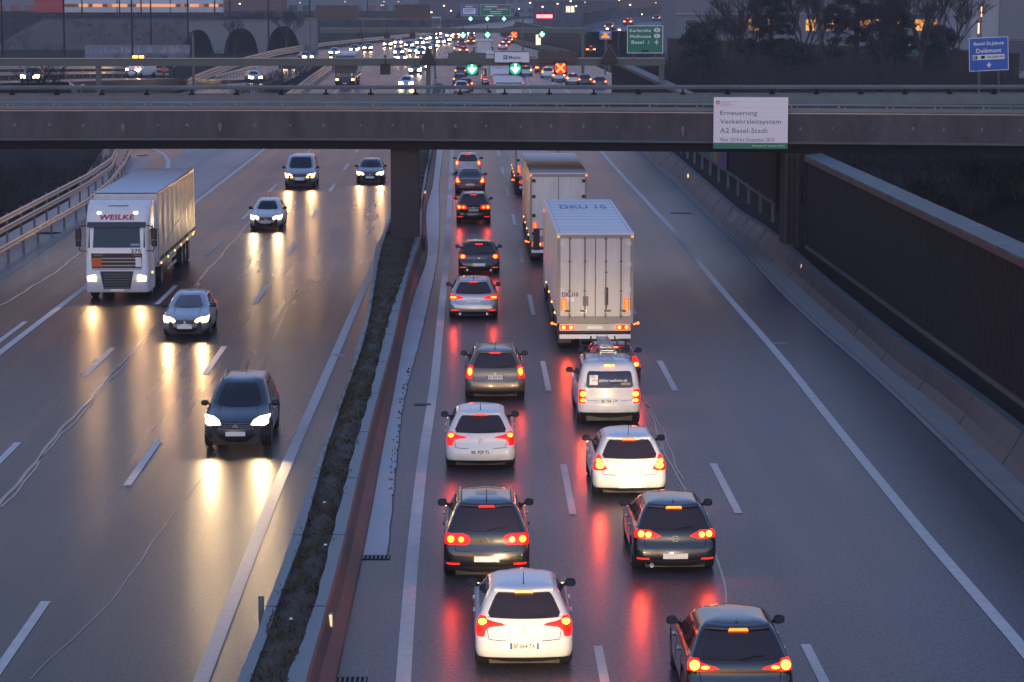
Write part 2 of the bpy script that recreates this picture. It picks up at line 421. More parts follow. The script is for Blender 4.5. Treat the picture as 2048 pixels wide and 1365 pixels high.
# tar seams, wandering a little
ts = MB(); rnd = random.Random(5)
def wander(pix, w, amp, target, extra=(), z=.010):
    f = lerp_tab(px_tab(pix, 0, extra)); ys = [p[0] for p in px_tab(pix, 0, extra)]; ph = rnd.random() * 9
    strip(target, [(f(y) + amp * (math.sin(y * .63 + ph) + .6 * math.sin(y * 1.9 + ph * 2)), y) for y in frange(min(ys), max(ys), .7)], w, z)
lt = MB()
wander([(0, 1012), (60, 935), (150, 830), (240, 730), (300, 665), (400, 560), (470, 480), (520, 420)], .10, .04, lt)
wander([(6, 1016), (66, 939), (156, 834), (246, 733), (306, 667), (405, 560)], .06, .05, lt)
wander([(60, 1360), (200, 1230), (400, 960), (500, 780), (600, 560), (680, 440), (760, 330)], .022, .03, lt)
wander([(0, 612), (90, 560), (161, 507), (240, 440)], .12, .05, lt)
wander([(1283, 790), (1310, 850), (1340, 930), (1385, 1010), (1440, 1140), (1456, 1215)], .05, .03, lt)
wander([(1290, 800), (1322, 860), (1345, 905), (1365, 960)], .04, .04, lt)
struct('tar_seam', lt, M['sealant'])
# drain covers and gratings let into the surface
def round_cover(px, py, r):
    x, y = G(px, py); mb = MB(); mb.tube([(x, y, .006), (x, y, .016)], r, 20)
    return mb.build('manhole_cover', M['girder'])
tag(round_cover(98, 467, .62), 'dark round manhole cover in the pale shoulder beside the guard rail', 'manhole cover')
tag(round_cover(285, 312, .45), 'small dark manhole cover near the curved white ramp line', 'manhole cover')
def grating(px, py, w, h, label):
    x, y = G(px, py); mb = MB(); mb.box(x - w / 2, x + w / 2, y - h / 2, y + h / 2, .007, .014, 0)
    for i in range(7):
        u = x - w / 2 + w * (i + .5) / 7; mb.box(u - w / 40, u + w / 40, y - h / 2 + .04, y + h / 2 - .04, .012, .020, 1)
    return tag(mb.build('drain_grating', [M['girder'], M['rail_dull']]), label, 'drain grating')
grating(752, 1116, .62, .42, 'small iron drain grating at the near end of the pale gutter')
grating(700, 1362, .62, .42, 'iron drain grating at the foot of the median wall at the bottom edge')
grating(845, 810, .5, .35, 'iron drain grating beside the broken gutter stones')
grating(1362, 427, 1.1, .9, 'wide drain grating in the shoulder inside the right edge line')

# ------------------------------------------------------------------ planted median
zt = .9
E_l = smooth_tab(px_tab([(780, 437), (765, 470), (750, 497), (746, 545), (734, 629), (711, 700), (706, 737), (682, 801), (652, 880), (616, 977), (575, 1100), (533, 1214), (469, 1365)], zt, [(30, -3.85), (130, -3.9), (150, -4), (300, -3.9)]), 2.5)
E_pl = smooth_tab(px_tab([(762, 497), (753, 545), (740, 629), (722, 700), (696, 769), (649, 907), (622, 1011), (593, 1110), (563, 1175), (546, 1239), (494, 1365)], zt, [(30, -3.6), (150, -3.6), (300, -3.6)]), 2)
E_pr = smooth_tab(px_tab([(824, 497), (810, 545), (780, 629), (763, 697), (741, 789), (711, 888), (687, 982), (657, 1100), (637, 1189), (612, 1259), (565, 1365)], zt, [(30, -3.0), (116, -2.3), (150, -2.35), (190, -2.6), (300, -2.7)]), 2)
E_r = smooth_tab(px_tab([(783, 695), (771, 734), (753, 801), (733, 878), (711, 974), (683, 1099), (642, 1251), (605, 1365), (800, 614), (813, 560), (825, 521), (837, 491), (843, 467), (843, 434), (843, 389), (849, 350), (861, 308)], zt, [(30, -2.6), (300, -2.55)]), 3)
B_r = smooth_tab(px_tab([(805, 695), (785, 806), (768, 888), (751, 987), (733, 1081), (721, 1145), (696, 1259), (674, 1365), (822, 614), (840, 560), (853, 527), (857, 494), (854, 467), (852, 434), (855, 410), (866, 371), (873, 308)], 0, [(30, -2.28), (300, -2.4)]), 3)
ys = frange(30, 300, 1.0)
med = thing('median_planter', 'long planted concrete median between the two carriageways with weedy soil strip', 'median', (-3, 60, 0))
def pm(mb, name, m, parent, smooth=False):
    o = mb.build(name, m, parent, smooth)
    o.matrix_parent_inverse = Matrix.Translation(-Vector(parent.location)) if not parent.parent else Matrix()
    return o
def step(y): return .06 if y < 45 else 0.
WALLM = w = MB(); w.grid([[(E_r(y), y, zt - step(y)), (E_r(y) + .04, y, zt - .06 - step(y)), (E_r(y) + .09, y, .36), (B_r(y) - .03, y, .1), (B_r(y), y, -.02)] for y in ys])
w = MB(); w.grid([[(E_pr(y) + .02 * math.sin(y * 2.1), y, zt - .12), (E_pr(y) + .02 * math.sin(y * 2.1), y, zt - step(y)), (E_r(y), y, zt - step(y) + .001)] for y in ys])
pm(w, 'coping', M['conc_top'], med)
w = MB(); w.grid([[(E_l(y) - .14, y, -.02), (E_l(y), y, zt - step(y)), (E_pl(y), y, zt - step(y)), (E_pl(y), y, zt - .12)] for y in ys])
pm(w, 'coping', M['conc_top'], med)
w = MB(); w.grid([[(E_pl(y), y, zt - .1), ((E_pl(y) + E_pr(y)) / 2, y, zt - .03 + .03 * math.sin(y * 1.7)), (E_pr(y), y, zt - .1)] for y in ys])
pm(w, 'soil_bed', M['soil'], med)
w = MB()
yj = 45.1 - 12.2
while yj < 300:
    for f0, f1 in ((E_l, E_pl), (E_pr, E_r)):
        w.box(f0(yj), f1(yj), yj - .03, yj + .03, zt - .02, zt + .004)
    prof = [(E_r(yj) + .008, zt - .002), (E_r(yj) + .05, zt - .062), (E_r(yj) + .10, .36), (B_r(yj) - .02, .105), (B_r(yj) + .01, .005)]
    w.grid([[(px_, yj - .013, pz_), (px_, yj + .013, pz_)] for px_, pz_ in prof])
    yj += 6.1
WALLM.add(w.v, w.f, 1); pm(WALLM, 'road_wall', [M['conc_red'], M['seam']], med)
# weeds and grass tufts along the bed
def tufts(name, m, n, seed, hmin, hmax, wd):
    r = random.Random(seed); b = MB()
    centres = [(r.uniform(33, 235), r.random()) for _ in range(n // 14)]
    for cy, ct in centres:
        if 112 < cy < 116: continue
        for _ in range(14):
            y = cy + r.gauss(0, .22); t = min(1.04, max(-.04, ct + r.gauss(0, .12)))
            x = E_pl(y) * (1 - t) + E_pr(y) * t; h = r.uniform(hmin, hmax); a = r.random() * 6.28; ln = r.uniform(.2, .8) * h
            dx, dy = math.cos(a) * ln, math.sin(a) * ln; px_, py_ = -math.sin(a) * wd, math.cos(a) * wd; z0 = zt - .09
            b.poly([(x - px_, y - py_, z0), (x + px_, y + py_, z0), (x + dx * .6 + px_ * .6, y + dy * .6 + py_ * .6, z0 + h * .8), (x + dx, y + dy, z0 + h), (x + dx * .6 - px_ * .6, y + dy * .6 - py_ * .6, z0 + h * .8)])
    return tag(b.build(name, m), kind='stuff')
tag(tufts('grass', M['grass'], 9000, 3, .05, .17, .016), 'dark green grass tufts growing in the median bed', 'grass')
tag(tufts('undergrowth', M['grass2'], 13000, 4, .03, .11, .03), 'brown weeds matting the soil of the median bed', 'weeds')
# bright scraps of litter in the bed
rl = random.Random(9)
for px, py, lab in ((648, 1005, 'white paper scrap lying in the weeds of the median by the wide coping'), (581, 1238, 'yellowish scrap at the step in the median coping'), (650, 1090, 'small pale scrap in the dark weeds of the median')):
    x, y = G(px, py, .95); b = MB()
    b.poly([(x - .025, y, .93), (x + .015, y - .015, .945), (x + .03, y + .03, .96), (x - .01, y + .04, .965)]); b.poly([(x + .03, y + .03, .96), (x + .045, y + .005, .93), (x + .015, y - .015, .945)])
    tag(b.build('litter_scrap', M['white']), lab, 'litter')
# short marker post at the step
x, y = G(523, 1255, .4); b = MB(); b.box(x - .05, x + .05, y - .04, y + .04, 0, 1.0); b.box(x - .08, x + .08, y - .05, y + .05, 0, .03)
tag(b.build('marker_post', M['rail_dull']), 'short dark steel post at the step in the median wall', 'post')
# reflectors on the median wall and the right barrier
def reflector(px, py, z, label, parent_x=.05, side=1):
    x, y = G(px, py, z); r = thing('reflector', label, 'reflector', (x, y, z), 0, 'reflectors along the barriers')
    b = MB(); b.box(-.07, .07, -.02, .02, -.14, .14); b.build('holder', M['galv'], r)
    b = MB(); b.box(-.05, .05, -.028, -.021, -.11, .11); b.build('face', M['reflector'], r)
reflector(659, 1241, .62, 'pale reflector on the median wall beside the step')
reflector(804, 609, .6, 'glowing reflector on the median wall nearest below the bridge pier')
reflector(850, 383, .6, 'small reflector on the curved median wall right of the pier')
# gutter along the median
GU = smooth_tab(px_tab([(775, 1120), (780, 1076), (790, 962), (798, 888), (805, 814), (820, 754), (837, 695), (850, 640), (872, 540), (878, 497), (880, 430), (878, 370), (886, 308)], 0, [(300, -1.9)]), 4)
mb = MB(); mb.grid([[(B_r(y) - .02, y, .006), (GU(y) - .09, y, .002), (GU(y), y, .006)] for y in frange(G(775, 1118)[1], 300, 1.5)])
struct('gutter_strip', mb, M['gutter'])
mb = MB(); strip(mb, [(GU(y) + .012 * math.sin(y * 2.1), y) for y in frange(G(775, 1118)[1], 300, .8)], .035, .011); struct('gutter_joint', mb, M['seam'])
mb = MB(); rb = random.Random(21)
for i in range(60):    # broken stones and moss in the gutter
    y = rb.uniform(59, 80); x = GU(y) - rb.uniform(.02, .16); s = rb.uniform(.01, .03)
    mb.hexa([(x - s, y - s, .004), (x + s, y - s * .7, .004), (x + s * .8, y + s, .004), (x - s * .9, y + s * 1.2, .004)], [(x - s * .6, y - s * .5, .03), (x + s * .5, y - s * .4, .05), (x + s * .5, y + s * .6, .03), (x - s * .5, y + s * .7, .04)])
tag(mb.build('rubble', M['seam']), 'dark broken stones along the gutter seam', 'rubble', kind='stuff')

# ------------------------------------------------------------------ right-hand barrier
T_r = smooth_tab(px_tab([(1349, 313), (1414, 370), (1472, 422), (1515, 446), (1566, 487), (1640, 555), (1741, 637), (1838, 711), (1963, 800), (2048, 866)], .86, [(30, 13.4), (190, 14.1), (260, 14.5)]), 3)
bar = thing('concrete_barrier', 'long stained concrete barrier with sloped foot along the right shoulder', 'barrier', (13.5, 60, 0))
yb = frange(30, 255, 1.2)
w = MB(); w.grid([[(BB(y), y, -.02), (BB(y) + .17, y, .25), (BB(y) + .19, y, .28)] for y in yb]); pm(w, 'foot', M['conc_red'], bar)
w = MB(); w.grid([[(BB(y) + .19, y, .28), (T_r(y) - .02, y, .81), (T_r(y), y, .86)] for y in yb]); BF = w; BFM = (mat('barrier face', (.052, .046, .047), .6, var=.4, vscale=1.3, bump=.1, stretch=(1, 1, .3)))
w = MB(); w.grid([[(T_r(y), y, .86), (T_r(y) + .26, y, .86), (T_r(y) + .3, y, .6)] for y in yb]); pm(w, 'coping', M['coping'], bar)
w = MB(); yj = 33.
while yj < 252:
    b0, t0 = BB(yj), T_r(yj)
    w.hexa([(b0 - .006, yj - .02, 0), (b0 + .3, yj - .02, 0), (b0 + .3, yj + .02, 0), (b0 - .006, yj + .02, 0)], [(b0 + .162, yj - .02, .262), (b0 + .3, yj - .02, .262), (b0 + .3, yj + .02, .262), (b0 + .162, yj + .02, .262)])
    w.hexa([(b0 + .18, yj - .02, .27), (b0 + .3, yj - .02, .27), (b0 + .3, yj + .02, .27), (b0 + .18, yj + .02, .27)], [(t0 - .012, yj - .02, .86), (t0 + .3, yj - .02, 0.866), (t0 + .3, yj + .02, 0.866), (t0 - .012, yj + .02, .86)])
    yj += 6.05
BF.add(w.v, w.f, 1); pm(BF, 'wall_face', [BFM, M['seam']], bar)
reflector(1376, 352, .62, 'farthest bright reflector on the right barrier, just under the bridge')
reflector(1604, 535, .62, 'bright reflector on the right barrier below the noise wall end')
# bank behind the barrier
def zb(x, y):
    t = min(1, max(0, (x - 15.6) / 9)); return .72 + t * 2.0 + (.25 * math.sin(x * .7 + y * .13) + .15 * math.sin(y * .31)) * t
mb = MB(); mb.grid([[(x, y, zb(x, y)) for x in [T_r(y) + .38, 14.8, 15.6, 17, 19, 22, 26, 32, 42, 60, 90]] for y in frange(20, 262, 4)]); struct('roadside_bank', mb, M['ground'])
# corrugated noise walls
def noise_wall(name, label, x0, x1, ya, yb_, z0, z1, pitch=.3, stilts=False, m=None):
    t = thing(name, label, 'noise barrier', (x0, ya, z0))
    X = lambda y: x0 + (x1 - x0) * (y - ya) / (yb_ - ya)
    w = MB(); rows = []
    y = ya
    while y < yb_:
        for dy, dx in ((0, 0), (.45, 0), (.5, .2), (.95, .2)):
            yy = min(yb_, y + dy * pitch); rows.append([(X(yy) + dx, yy, z0), (X(yy) + dx, yy, z1)])
        y += pitch
    w.grid(rows); pm(w, 'panel', m or M['noise'], t)
    w = MB(); w.grid([[(X(y) - .06, y, z0 + .02), (X(y) - .06, y, z0 + .16), (X(y) + .2, y, z0 + .16)] for y in frange(ya, yb_, 6)]); pm(w, 'base_rail', M['conc_red'], t)
    w = MB(); w.grid([[(X(y) - .16, y, z1 - .02), (X(y) - .16, y, z1 + .22)] for y in frange(ya, yb_, 5)]); w.quad((X(ya) - .16, ya, z1 - .02), (X(ya) + .55, ya, z1 - .02), (X(ya) + .55, ya, z1 + .2), (X(ya) - .16, ya, z1 + .22)); pm(w, 'coping_edge', M['coping_edge'], t)
    w = MB()
    for y in frange(ya, yb_, 3.0)[:-1]:
        w.hexa([(X(y) - .17, y, z1 + .16), (X(y) + .58, y, z1 + .10), (X(y) + .58, y + 2.94, z1 + .10), (X(y) - .17, y + 2.94, z1 + .16)], [(X(y) - .17, y, z1 + .24), (X(y) + .58, y, z1 + .32), (X(y) + .58, y + 2.94, z1 + .32), (X(y) - .17, y + 2.94, z1 + .24)])
    pm(w, 'coping', M['coping'], t)
    w = MB(); w.box(X(ya) - .1, X(ya) + .3, ya - .14, ya - .002, z0 - .2, z1 + .1); pm(w, 'end_post', M['galv'] if not stilts else M['girder'], t)
    if stilts:
        for y in frange(ya + 2, yb_ - 2, 5.2):
            w = MB(); w.box(X(y) - .02, X(y) + .12, y - .06, y + .06, z0 - .9, z0 + .3); pm(w, 'stilt', M['rail_dull'], t)
    return t
xa, za = V(1612, 313, 108.2)
noise_wall('noise_barrier', 'tall dark corrugated noise barrier with pale coping at the right edge', 15.2, 14.85, 52, 108.2, .95, 4.78)
nw = noise_wall('noise_barrier', 'dark corrugated noise barrier on stilts running away under the bridge', 14.95, 14.7, 119.5, 252, 1.75, 4.85, .34, True)
w = MB()   # painted stripes near its far end
for k, col in enumerate(((.10, .03, .22), (.30, .03, .10), (.32, .22, .02), (.10, .20, .03), (.03, .10, .28), (.16, .04, .20))):
    w.box(14.80, 14.84, 141.5 + k * 2.6, 143.9 + k * 2.6, 1.95, 3.9, k)
o = w.build('graffiti', [mat('spray paint %d' % i, c, .6, var=.3) for i, c in enumerate(((.06, .02, .12), (.16, .02, .06), (.18, .13, .02), (.06, .12, .03), (.02, .06, .16), (.09, .03, .11)))], nw)
o.matrix_parent_inverse = Matrix.Translation(-Vector(nw.location))

# ------------------------------------------------------------------ guard rails on the left
def guard_rail(name, label, pts, beams, post_h, spacing=4.0, m='rail', post_off=.12, group='guard rails'):
    """pts: (x, y, ground z) along the rail; beams: (height, depth of the W)"""
    t = thing(name, label, 'guard rail', pts[0], 0, group)
    P = [Vector(p) for p in pts]; ln = [0]
    for a, b in zip(P, P[1:]): ln.append(ln[-1] + (b - a).length)
    def at_(s):
        for i in range(len(P) - 1):
            if s <= ln[i + 1] or i == len(P) - 2:
                k = (s - ln[i]) / (ln[i + 1] - ln[i]); d = (P[i + 1] - P[i]).normalized()
                return P[i].lerp(P[i + 1], k), Vector((d.y, -d.x, 0)).normalized()
    S = frange(0, ln[-1], 2)
    for h, dep in beams:
        w = MB(); rows = []
        for s in S:
            p, n = at_(s)
            rows.append([p + n * o + Vector((0, 0, h + dz)) for dz, o in ((.155, .0), (.14, .03), (.10, .07), (.06, .07), (.02, .02), (-.02, .02), (-.06, .07), (-.10, .07), (-.14, .03), (-.155, 0))])
        w.grid(rows); pm(w, 'beam', M[m], t, True)
    for s in frange(1, ln[-1] - 1, spacing):
        p, n = at_(s); w = MB(); w.box(p.x - n.x * post_off - .05, p.x - n.x * post_off + .05, p.y - n.y * post_off - .06, p.y - n.y * post_off + .06, p.z - .05, p.z + post_h); pm(w, 'post', M['rail_dull'], t)
    return t
guard_rail('guard_rail', 'low guard rail on posts beside the pale left shoulder', [(-20.7, 60, 0), (-20.6, 111, 0), (-20.6, 136, 0), (-21.3, 150, 0), (-22.6, 166, 0), (-24.2, 182, 0)], [(.68, .1)], .8)
guard_rail('guard_rail', 'taller double guard rail along the dark scrub on the left', [(-21.9, 60, 0), (-21.9, 117, 0), (-22.05, 146, 0), (-22.6, 160, 0), (-23.9, 172, 0), (-26, 184, 0)], [(.83, .1), (1.32, .1)], 1.5)
def px_rail(pix, z): return [(*G(x, y, z + .7), z) for x, y in pix]
guard_rail('guard_rail', 'triple guard rail climbing from the bridge beside the distant truck', px_rail([(566, 205), (590, 188), (625, 160), (660, 135), (674, 126), (692, 110)], 0), [(.45, .1), (.85, .1), (1.25, .1)], 1.4)
guard_rail('guard_rail', 'guard rail beside the ramp where the small silver car drives', px_rail([(375, 172), (396, 160), (464, 133), (498, 122), (556, 107), (614, 97)], 0), [(.5, .1), (.9, .1), (1.3, .1)], 1.4)
guard_rail('guard_rail', 'long bright guard rail along the far left edge of the busy carriageway', px_rail([(614, 97), (650, 91), (702, 85), (771, 78), (822, 72), (860, 66)], 0), [(.7, .1), (1.1, .1)], 1.2)
guard_rail('guard_rail', 'double guard rail glowing behind the car on the raised slip road', [slip(i, 3.6) for i in range(len(CL) - 1)], [(.65, .1), (1.25, .1)], 1.4)
guard_rail('guard_rail', 'short curved guard rail end in front of the slip road', px_rail([(137, 160), (142, 168), (152, 174), (168, 170)], 2.6), [(.6, .1)], .8, 3)
guard_rail('guard_rail', 'short tilted guard rail by the bush left of the ramp', px_rail([(430, 152), (470, 142), (512, 131)], 0), [(.6, .1)], .8, 3)

# ------------------------------------------------------------------ the overbridge
br = thing('overbridge', 'dark concrete road bridge crossing over both carriageways', 'bridge', (0, 115, 0))
YN = lerp_tab([(-60, 114), (-6, 114), (24.5, 109.3), (45, 105.6)])
def YNs(x): return sum(YN(x + d) for d in (-6, -4, -2, 0, 2, 4, 6)) / 7
XS = frange(-60, 46, 1.5)
w = MB(); w.grid([[(x, YNs(x), 5.46), (x, YNs(x) + .0, 6.66), (x, YNs(x) + .34, 6.68), (x, YNs(x) + .36, 6.5), (x, 121.0, 6.5), (x, 121.0, 6.6), (x, 121.5, 6.6), (x, 121.5, 5.46)] for x in XS]); DK = w
w = MB(); w.grid([[(x, YNs(x) + .2, 5.34), (x, YNs(x) - .10, 5.34), (x, YNs(x) - .10, 5.455), (x, YNs(x) + .2, 5.455)] for x in XS]); pm(w, 'ledge', M['coping'], br)
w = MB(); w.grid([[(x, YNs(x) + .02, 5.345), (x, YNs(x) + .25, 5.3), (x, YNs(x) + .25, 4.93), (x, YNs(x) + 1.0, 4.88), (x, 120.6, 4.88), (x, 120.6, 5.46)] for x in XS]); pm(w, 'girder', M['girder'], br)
w = MB()   # pale form-tie plugs and drips across the fascia
rt = random.Random(3); x = -58
while x < 45:
    r = rt.uniform(.05, .10); w.disc((x, YNs(x) - .004, 6.03 + rt.uniform(-.03, .03)), (0, -1, 0), r, 9)
    if rt.random() < .12: w.quad((x - r * .5, YNs(x) - .003, 5.98 - rt.uniform(.15, .4)), (x + r * .6, YNs(x) - .003, 5.72), (x + r * 1.1, YNs(x) - .003, 6.02), (x - r * 1.1, YNs(x) - .003, 6.02))
    x += 1.55 + rt.uniform(-.25, .25)
DK.add(w.v, w.f, 1); pm(DK, 'deck', [M['fascia'], mat('lime stain', (.16, .155, .155), .85, spec=.2, var=.3, vscale=8)], br)
w = MB(); w.grid([[(x, YNs(x) + .06, 6.70), (x, YNs(x) + .02, 6.78), (x, YNs(x) + .05, 6.83), (x, YNs(x) + .02, 6.88), (x, YNs(x) + .06, 6.93), (x, YNs(x) + .1, 6.93)] for x in XS]); pm(w, 'plank', M['rail_dull'], br, True)
w = MB(); w.grid([[(x, YNs(x) - .02, 6.665), (x, YNs(x) - .02, 6.70), (x, YNs(x) + .06, 6.705)] for x in XS]); pm(w, 'edge_strip', M['galv'], br)
w = MB(); w.grid([[(x, YNs(x) + .04, 7.01), (x, YNs(x) + .02, 7.07), (x, YNs(x) + .10, 7.085), (x, YNs(x) + .12, 7.01)] for x in XS]); pm(w, 'handrail', M['galv'], br)
x = -58.
while x < 45:
    w = MB()
    for dx, ww in ((0, .06), (.28, .03), (1.2, .03)): w.box(x + dx - ww / 2, x + dx + ww / 2, YNs(x) + .08, YNs(x) + .14, 6.66, 7.05)
    pm(w, 'handrail_post', M['galv'], br)
    x += 2.07
w = MB(); w.grid([[(x, 120.9, 6.6), (x, 120.9, 7.12), (x, 120.94, 7.15), (x, 121.06, 7.15), (x, 121.1, 6.6)] for x in XS]); pm(w, 'far_parapet', M['rail_dull'], br)
w = MB(); w.grid([[(x, 120.88, 7.36), (x, 120.86, 7.46), (x, 120.92, 7.545), (x, 121.08, 7.545), (x, 121.1, 7.36)] for x in XS]); pm(w, 'far_rail', M['rail_dull'], br)
w = MB(); w.grid([[(x, 120.87, 7.125), (x, 120.93, 7.165), (x, 121.07, 7.165)] for x in XS]); pm(w, 'far_strip', M['galv'], br)
x = -58.3
while x < 45:
    w = MB(); w.box(x - .04, x + .04, 120.95, 121.05, 7.1, 7.4); w.box(x - .13, x + .13, 120.85, 121.06, 7.1, 7.19); x += 2.15
    pm(w, 'rail_post', M['girder'], br)
for nm, (pxa, pxb), yy, zb_ in (('pier', (781, 838), 113.6, .55), ('pier', (1572, 1604), 110.4, .8)):
    xa = V(pxa, 400, yy)[0]; xb_ = V(pxb, 400, yy)[0]
    w = MB(); w.box(xa, xb_, yy + .5, yy + 2.2, -.1, 4.9); w.box(xa - .25, xb_ + .25, yy + .3, yy + 2.5, -.1, zb_ + .2) if pxa < 1000 else None
    pm(w, nm, M['pier'], br)
# steel wing by the right pier
for i in range(4):
    w = MB(); w.box(14.35 + i * .22, 14.42 + i * .22, 110.75 - i * .12, 110.85 - i * .12, .9, 4.85)
    pm(w, 'drain_pipe', M['girder'], br)
# site board fixed on the near parapet
yb_ = 110.55
xa, z1 = V(1428, 195, yb_); xb_, _ = V(1576, 195, yb_); z0 = V(1428, 298, yb_)[1]; cx = (xa + xb_) / 2; W_ = xb_ - xa; Hh = z1 - z0
sg = thing('notice_board', 'large white roadworks notice board with green foot on the bridge parapet', 'sign', (cx, yb_, (z0 + z1) / 2), R(-8.0) * .55)
w = MB(); w.box(-W_ / 2, W_ / 2, -.03, .03, -Hh / 2, Hh / 2); w.build('panel', M['white'], sg)
w = MB(); w.box(-W_ / 2 - .002, W_ / 2 + .002, -.036, .02, -Hh / 2 - .002, -Hh / 2 + .26); w.build('green_band', M['green'], sg)
w = MB()
for k in range(1, 9): z = -Hh / 2 + .26 + (Hh - .26) * k / 9; w.box(-W_ / 2 + .01, W_ / 2 - .01, -.0312, -.02, z - .004, z + .004)
w.build('panel_seam', mat('faint seam', (.5, .5, .53), .6), sg)
w = MB(); e = -.038
def sg_line(body, u0, u1, v0, v1, mi=0, bold=.0):   # u, v in fractions of the board
    text_rear(w, body, (u0 + u1) / 2 * W_ - W_ / 2, e, Hh / 2 - (v0 + v1) / 2 * Hh, (u1 - u0) * W_, (v1 - v0) * Hh, bold, 0, mi)
sg_line('Erneuerung', .09, .585, .26, .375); sg_line('Verkehrsleitsystem', .09, .905, .425, .54); sg_line('A2 Basel-Stadt', .09, .73, .60, .69)
sg_line('März 2014 bis Dezember 2015', .09, .82, .79, .86, 1); sg_line('Bundesamt für Strassen ASTRA', .53, .96, .925, .955, 2)
for k in range(4):
    u1 = (.32, .22, .26, .24)[k]; w.box(.095 * W_ - W_ / 2, u1 * W_ - W_ / 2, e - .001, e, Hh / 2 - (.085 + k * .026) * Hh - .008, Hh / 2 - (.085 + k * .026) * Hh, 1)
w.build('lettering', [M['greentext'], M['greytext'], M['white']], sg)
w = MB(); cx0, cz0 = .055 * W_ - W_ / 2, Hh / 2 - .105 * Hh
w.poly([(cx0 - .075, e, cz0 + .085), (cx0 - .075, e, cz0 - .01), (cx0 - .05, e, cz0 - .06), (cx0, e, cz0 - .095), (cx0 + .05, e, cz0 - .06), (cx0 + .075, e, cz0 - .01), (cx0 + .075, e, cz0 + .085)], 0)
w.box(cx0 - .05, cx0 + .05, e - .004, e - .001, cz0 - .012, cz0 + .016, 1); w.box(cx0 - .014, cx0 + .014, e - .005, e - .0015, cz0 - .048, cz0 + .052, 1)
w.build('crest', [M['redtext'], M['white']], sg)
# ------------------------------------------------------------------ cars: a lofted shell that every window, lamp and seam is laid on
def pchip(xs, ys):
    n = len(xs); h = [xs[i + 1] - xs[i] for i in range(n - 1)]; d = [(ys[i + 1] - ys[i]) / h[i] for i in range(n - 1)]
    m = [0.] * n; m[0] = d[0]; m[-1] = d[-1]
    for i in range(1, n - 1):
        m[i] = 0. if d[i - 1] * d[i] <= 0 else 2 * d[i - 1] * d[i] / (d[i - 1] + d[i])
    def f(x):
        if x <= xs[0]: return ys[0]
        if x >= xs[-1]: return ys[-1]
        i = 0
        while x > xs[i + 1]: i += 1
        t = (x - xs[i]) / h[i]
        return ys[i] * (1 + 2 * t) * (1 - t) ** 2 + h[i] * m[i] * t * (1 - t) ** 2 + ys[i + 1] * t * t * (3 - 2 * t) + h[i] * m[i + 1] * t * t * (t - 1)
    return f

# profiles: (z, rear y, front y as setback, half width), for a car 4.33 long, 1.79 wide, 1.49 high
HATCH = [(.20, .12, .14, .80), (.30, .03, .04, .87), (.42, .0, .0, .893), (.56, .015, .01, .895), (.66, .05, .07, .892), (.74, .085, .22, .885), (.84, .10, .55, .872), (.93, .13, 1.02, .85),
         (.98, .17, 1.22, .815), (1.08, .26, 1.42, .765), (1.2, .36, 1.62, .71), (1.3, .46, 1.80, .66), (1.37, .54, 1.94, .615), (1.41, .60, 2.05, .575)]
ESTATE = [(.20, .12, .14, .80), (.30, .03, .04, .87), (.42, .0, .0, .893), (.56, .015, .01, .895), (.66, .045, .07, .892), (.74, .07, .22, .885), (.84, .085, .55, .872), (.93, .11, 1.02, .85),
          (.98, .14, 1.22, .815), (1.08, .20, 1.42, .765), (1.2, .28, 1.62, .71), (1.3, .36, 1.80, .66), (1.37, .42, 1.94, .615), (1.41, .48, 2.05, .575)]
SEDAN = [(.20, .12, .14, .80), (.30, .03, .04, .87), (.42, .0, .0, .893), (.56, .015, .01, .895), (.66, .04, .07, .892), (.76, .05, .24, .885), (.86, .07, .55, .872), (.93, .16, 1.02, .85),
         (.98, .44, 1.22, .815), (1.08, .72, 1.42, .765), (1.2, .98, 1.62, .71), (1.3, 1.20, 1.80, .66), (1.37, 1.38, 1.94, .615), (1.41, 1.52, 2.05, .575)]
VANB = [(.22, .12, .14, .82), (.30, .04, .04, .87), (.40, .0, .0, .893), (.52, .0, .01, .895), (.60, .03, .06, .893), (.70, .05, .18, .89), (.80, .055, .40, .885), (.88, .06, .72, .875),
        (.93, .07, .90, .862), (1.03, .09, 1.08, .84), (1.15, .12, 1.28, .81), (1.27, .17, 1.48, .775), (1.35, .22, 1.62, .74), (1.40, .28, 1.75, .70)]
MPV = [(.20, .12, .14, .80), (.30, .03, .04, .87), (.42, .0, .0, .893), (.54, .01, .01, .895), (.62, .04, .05, .892), (.70, .06, .20, .885), (.80, .08, .52, .872), (.88, .10, .90, .85),
       (.93, .13, 1.08, .825), (1.03, .18, 1.28, .785), (1.16, .25, 1.50, .735), (1.28, .33, 1.70, .685), (1.36, .40, 1.86, .64), (1.41, .46, 1.98, .60)]

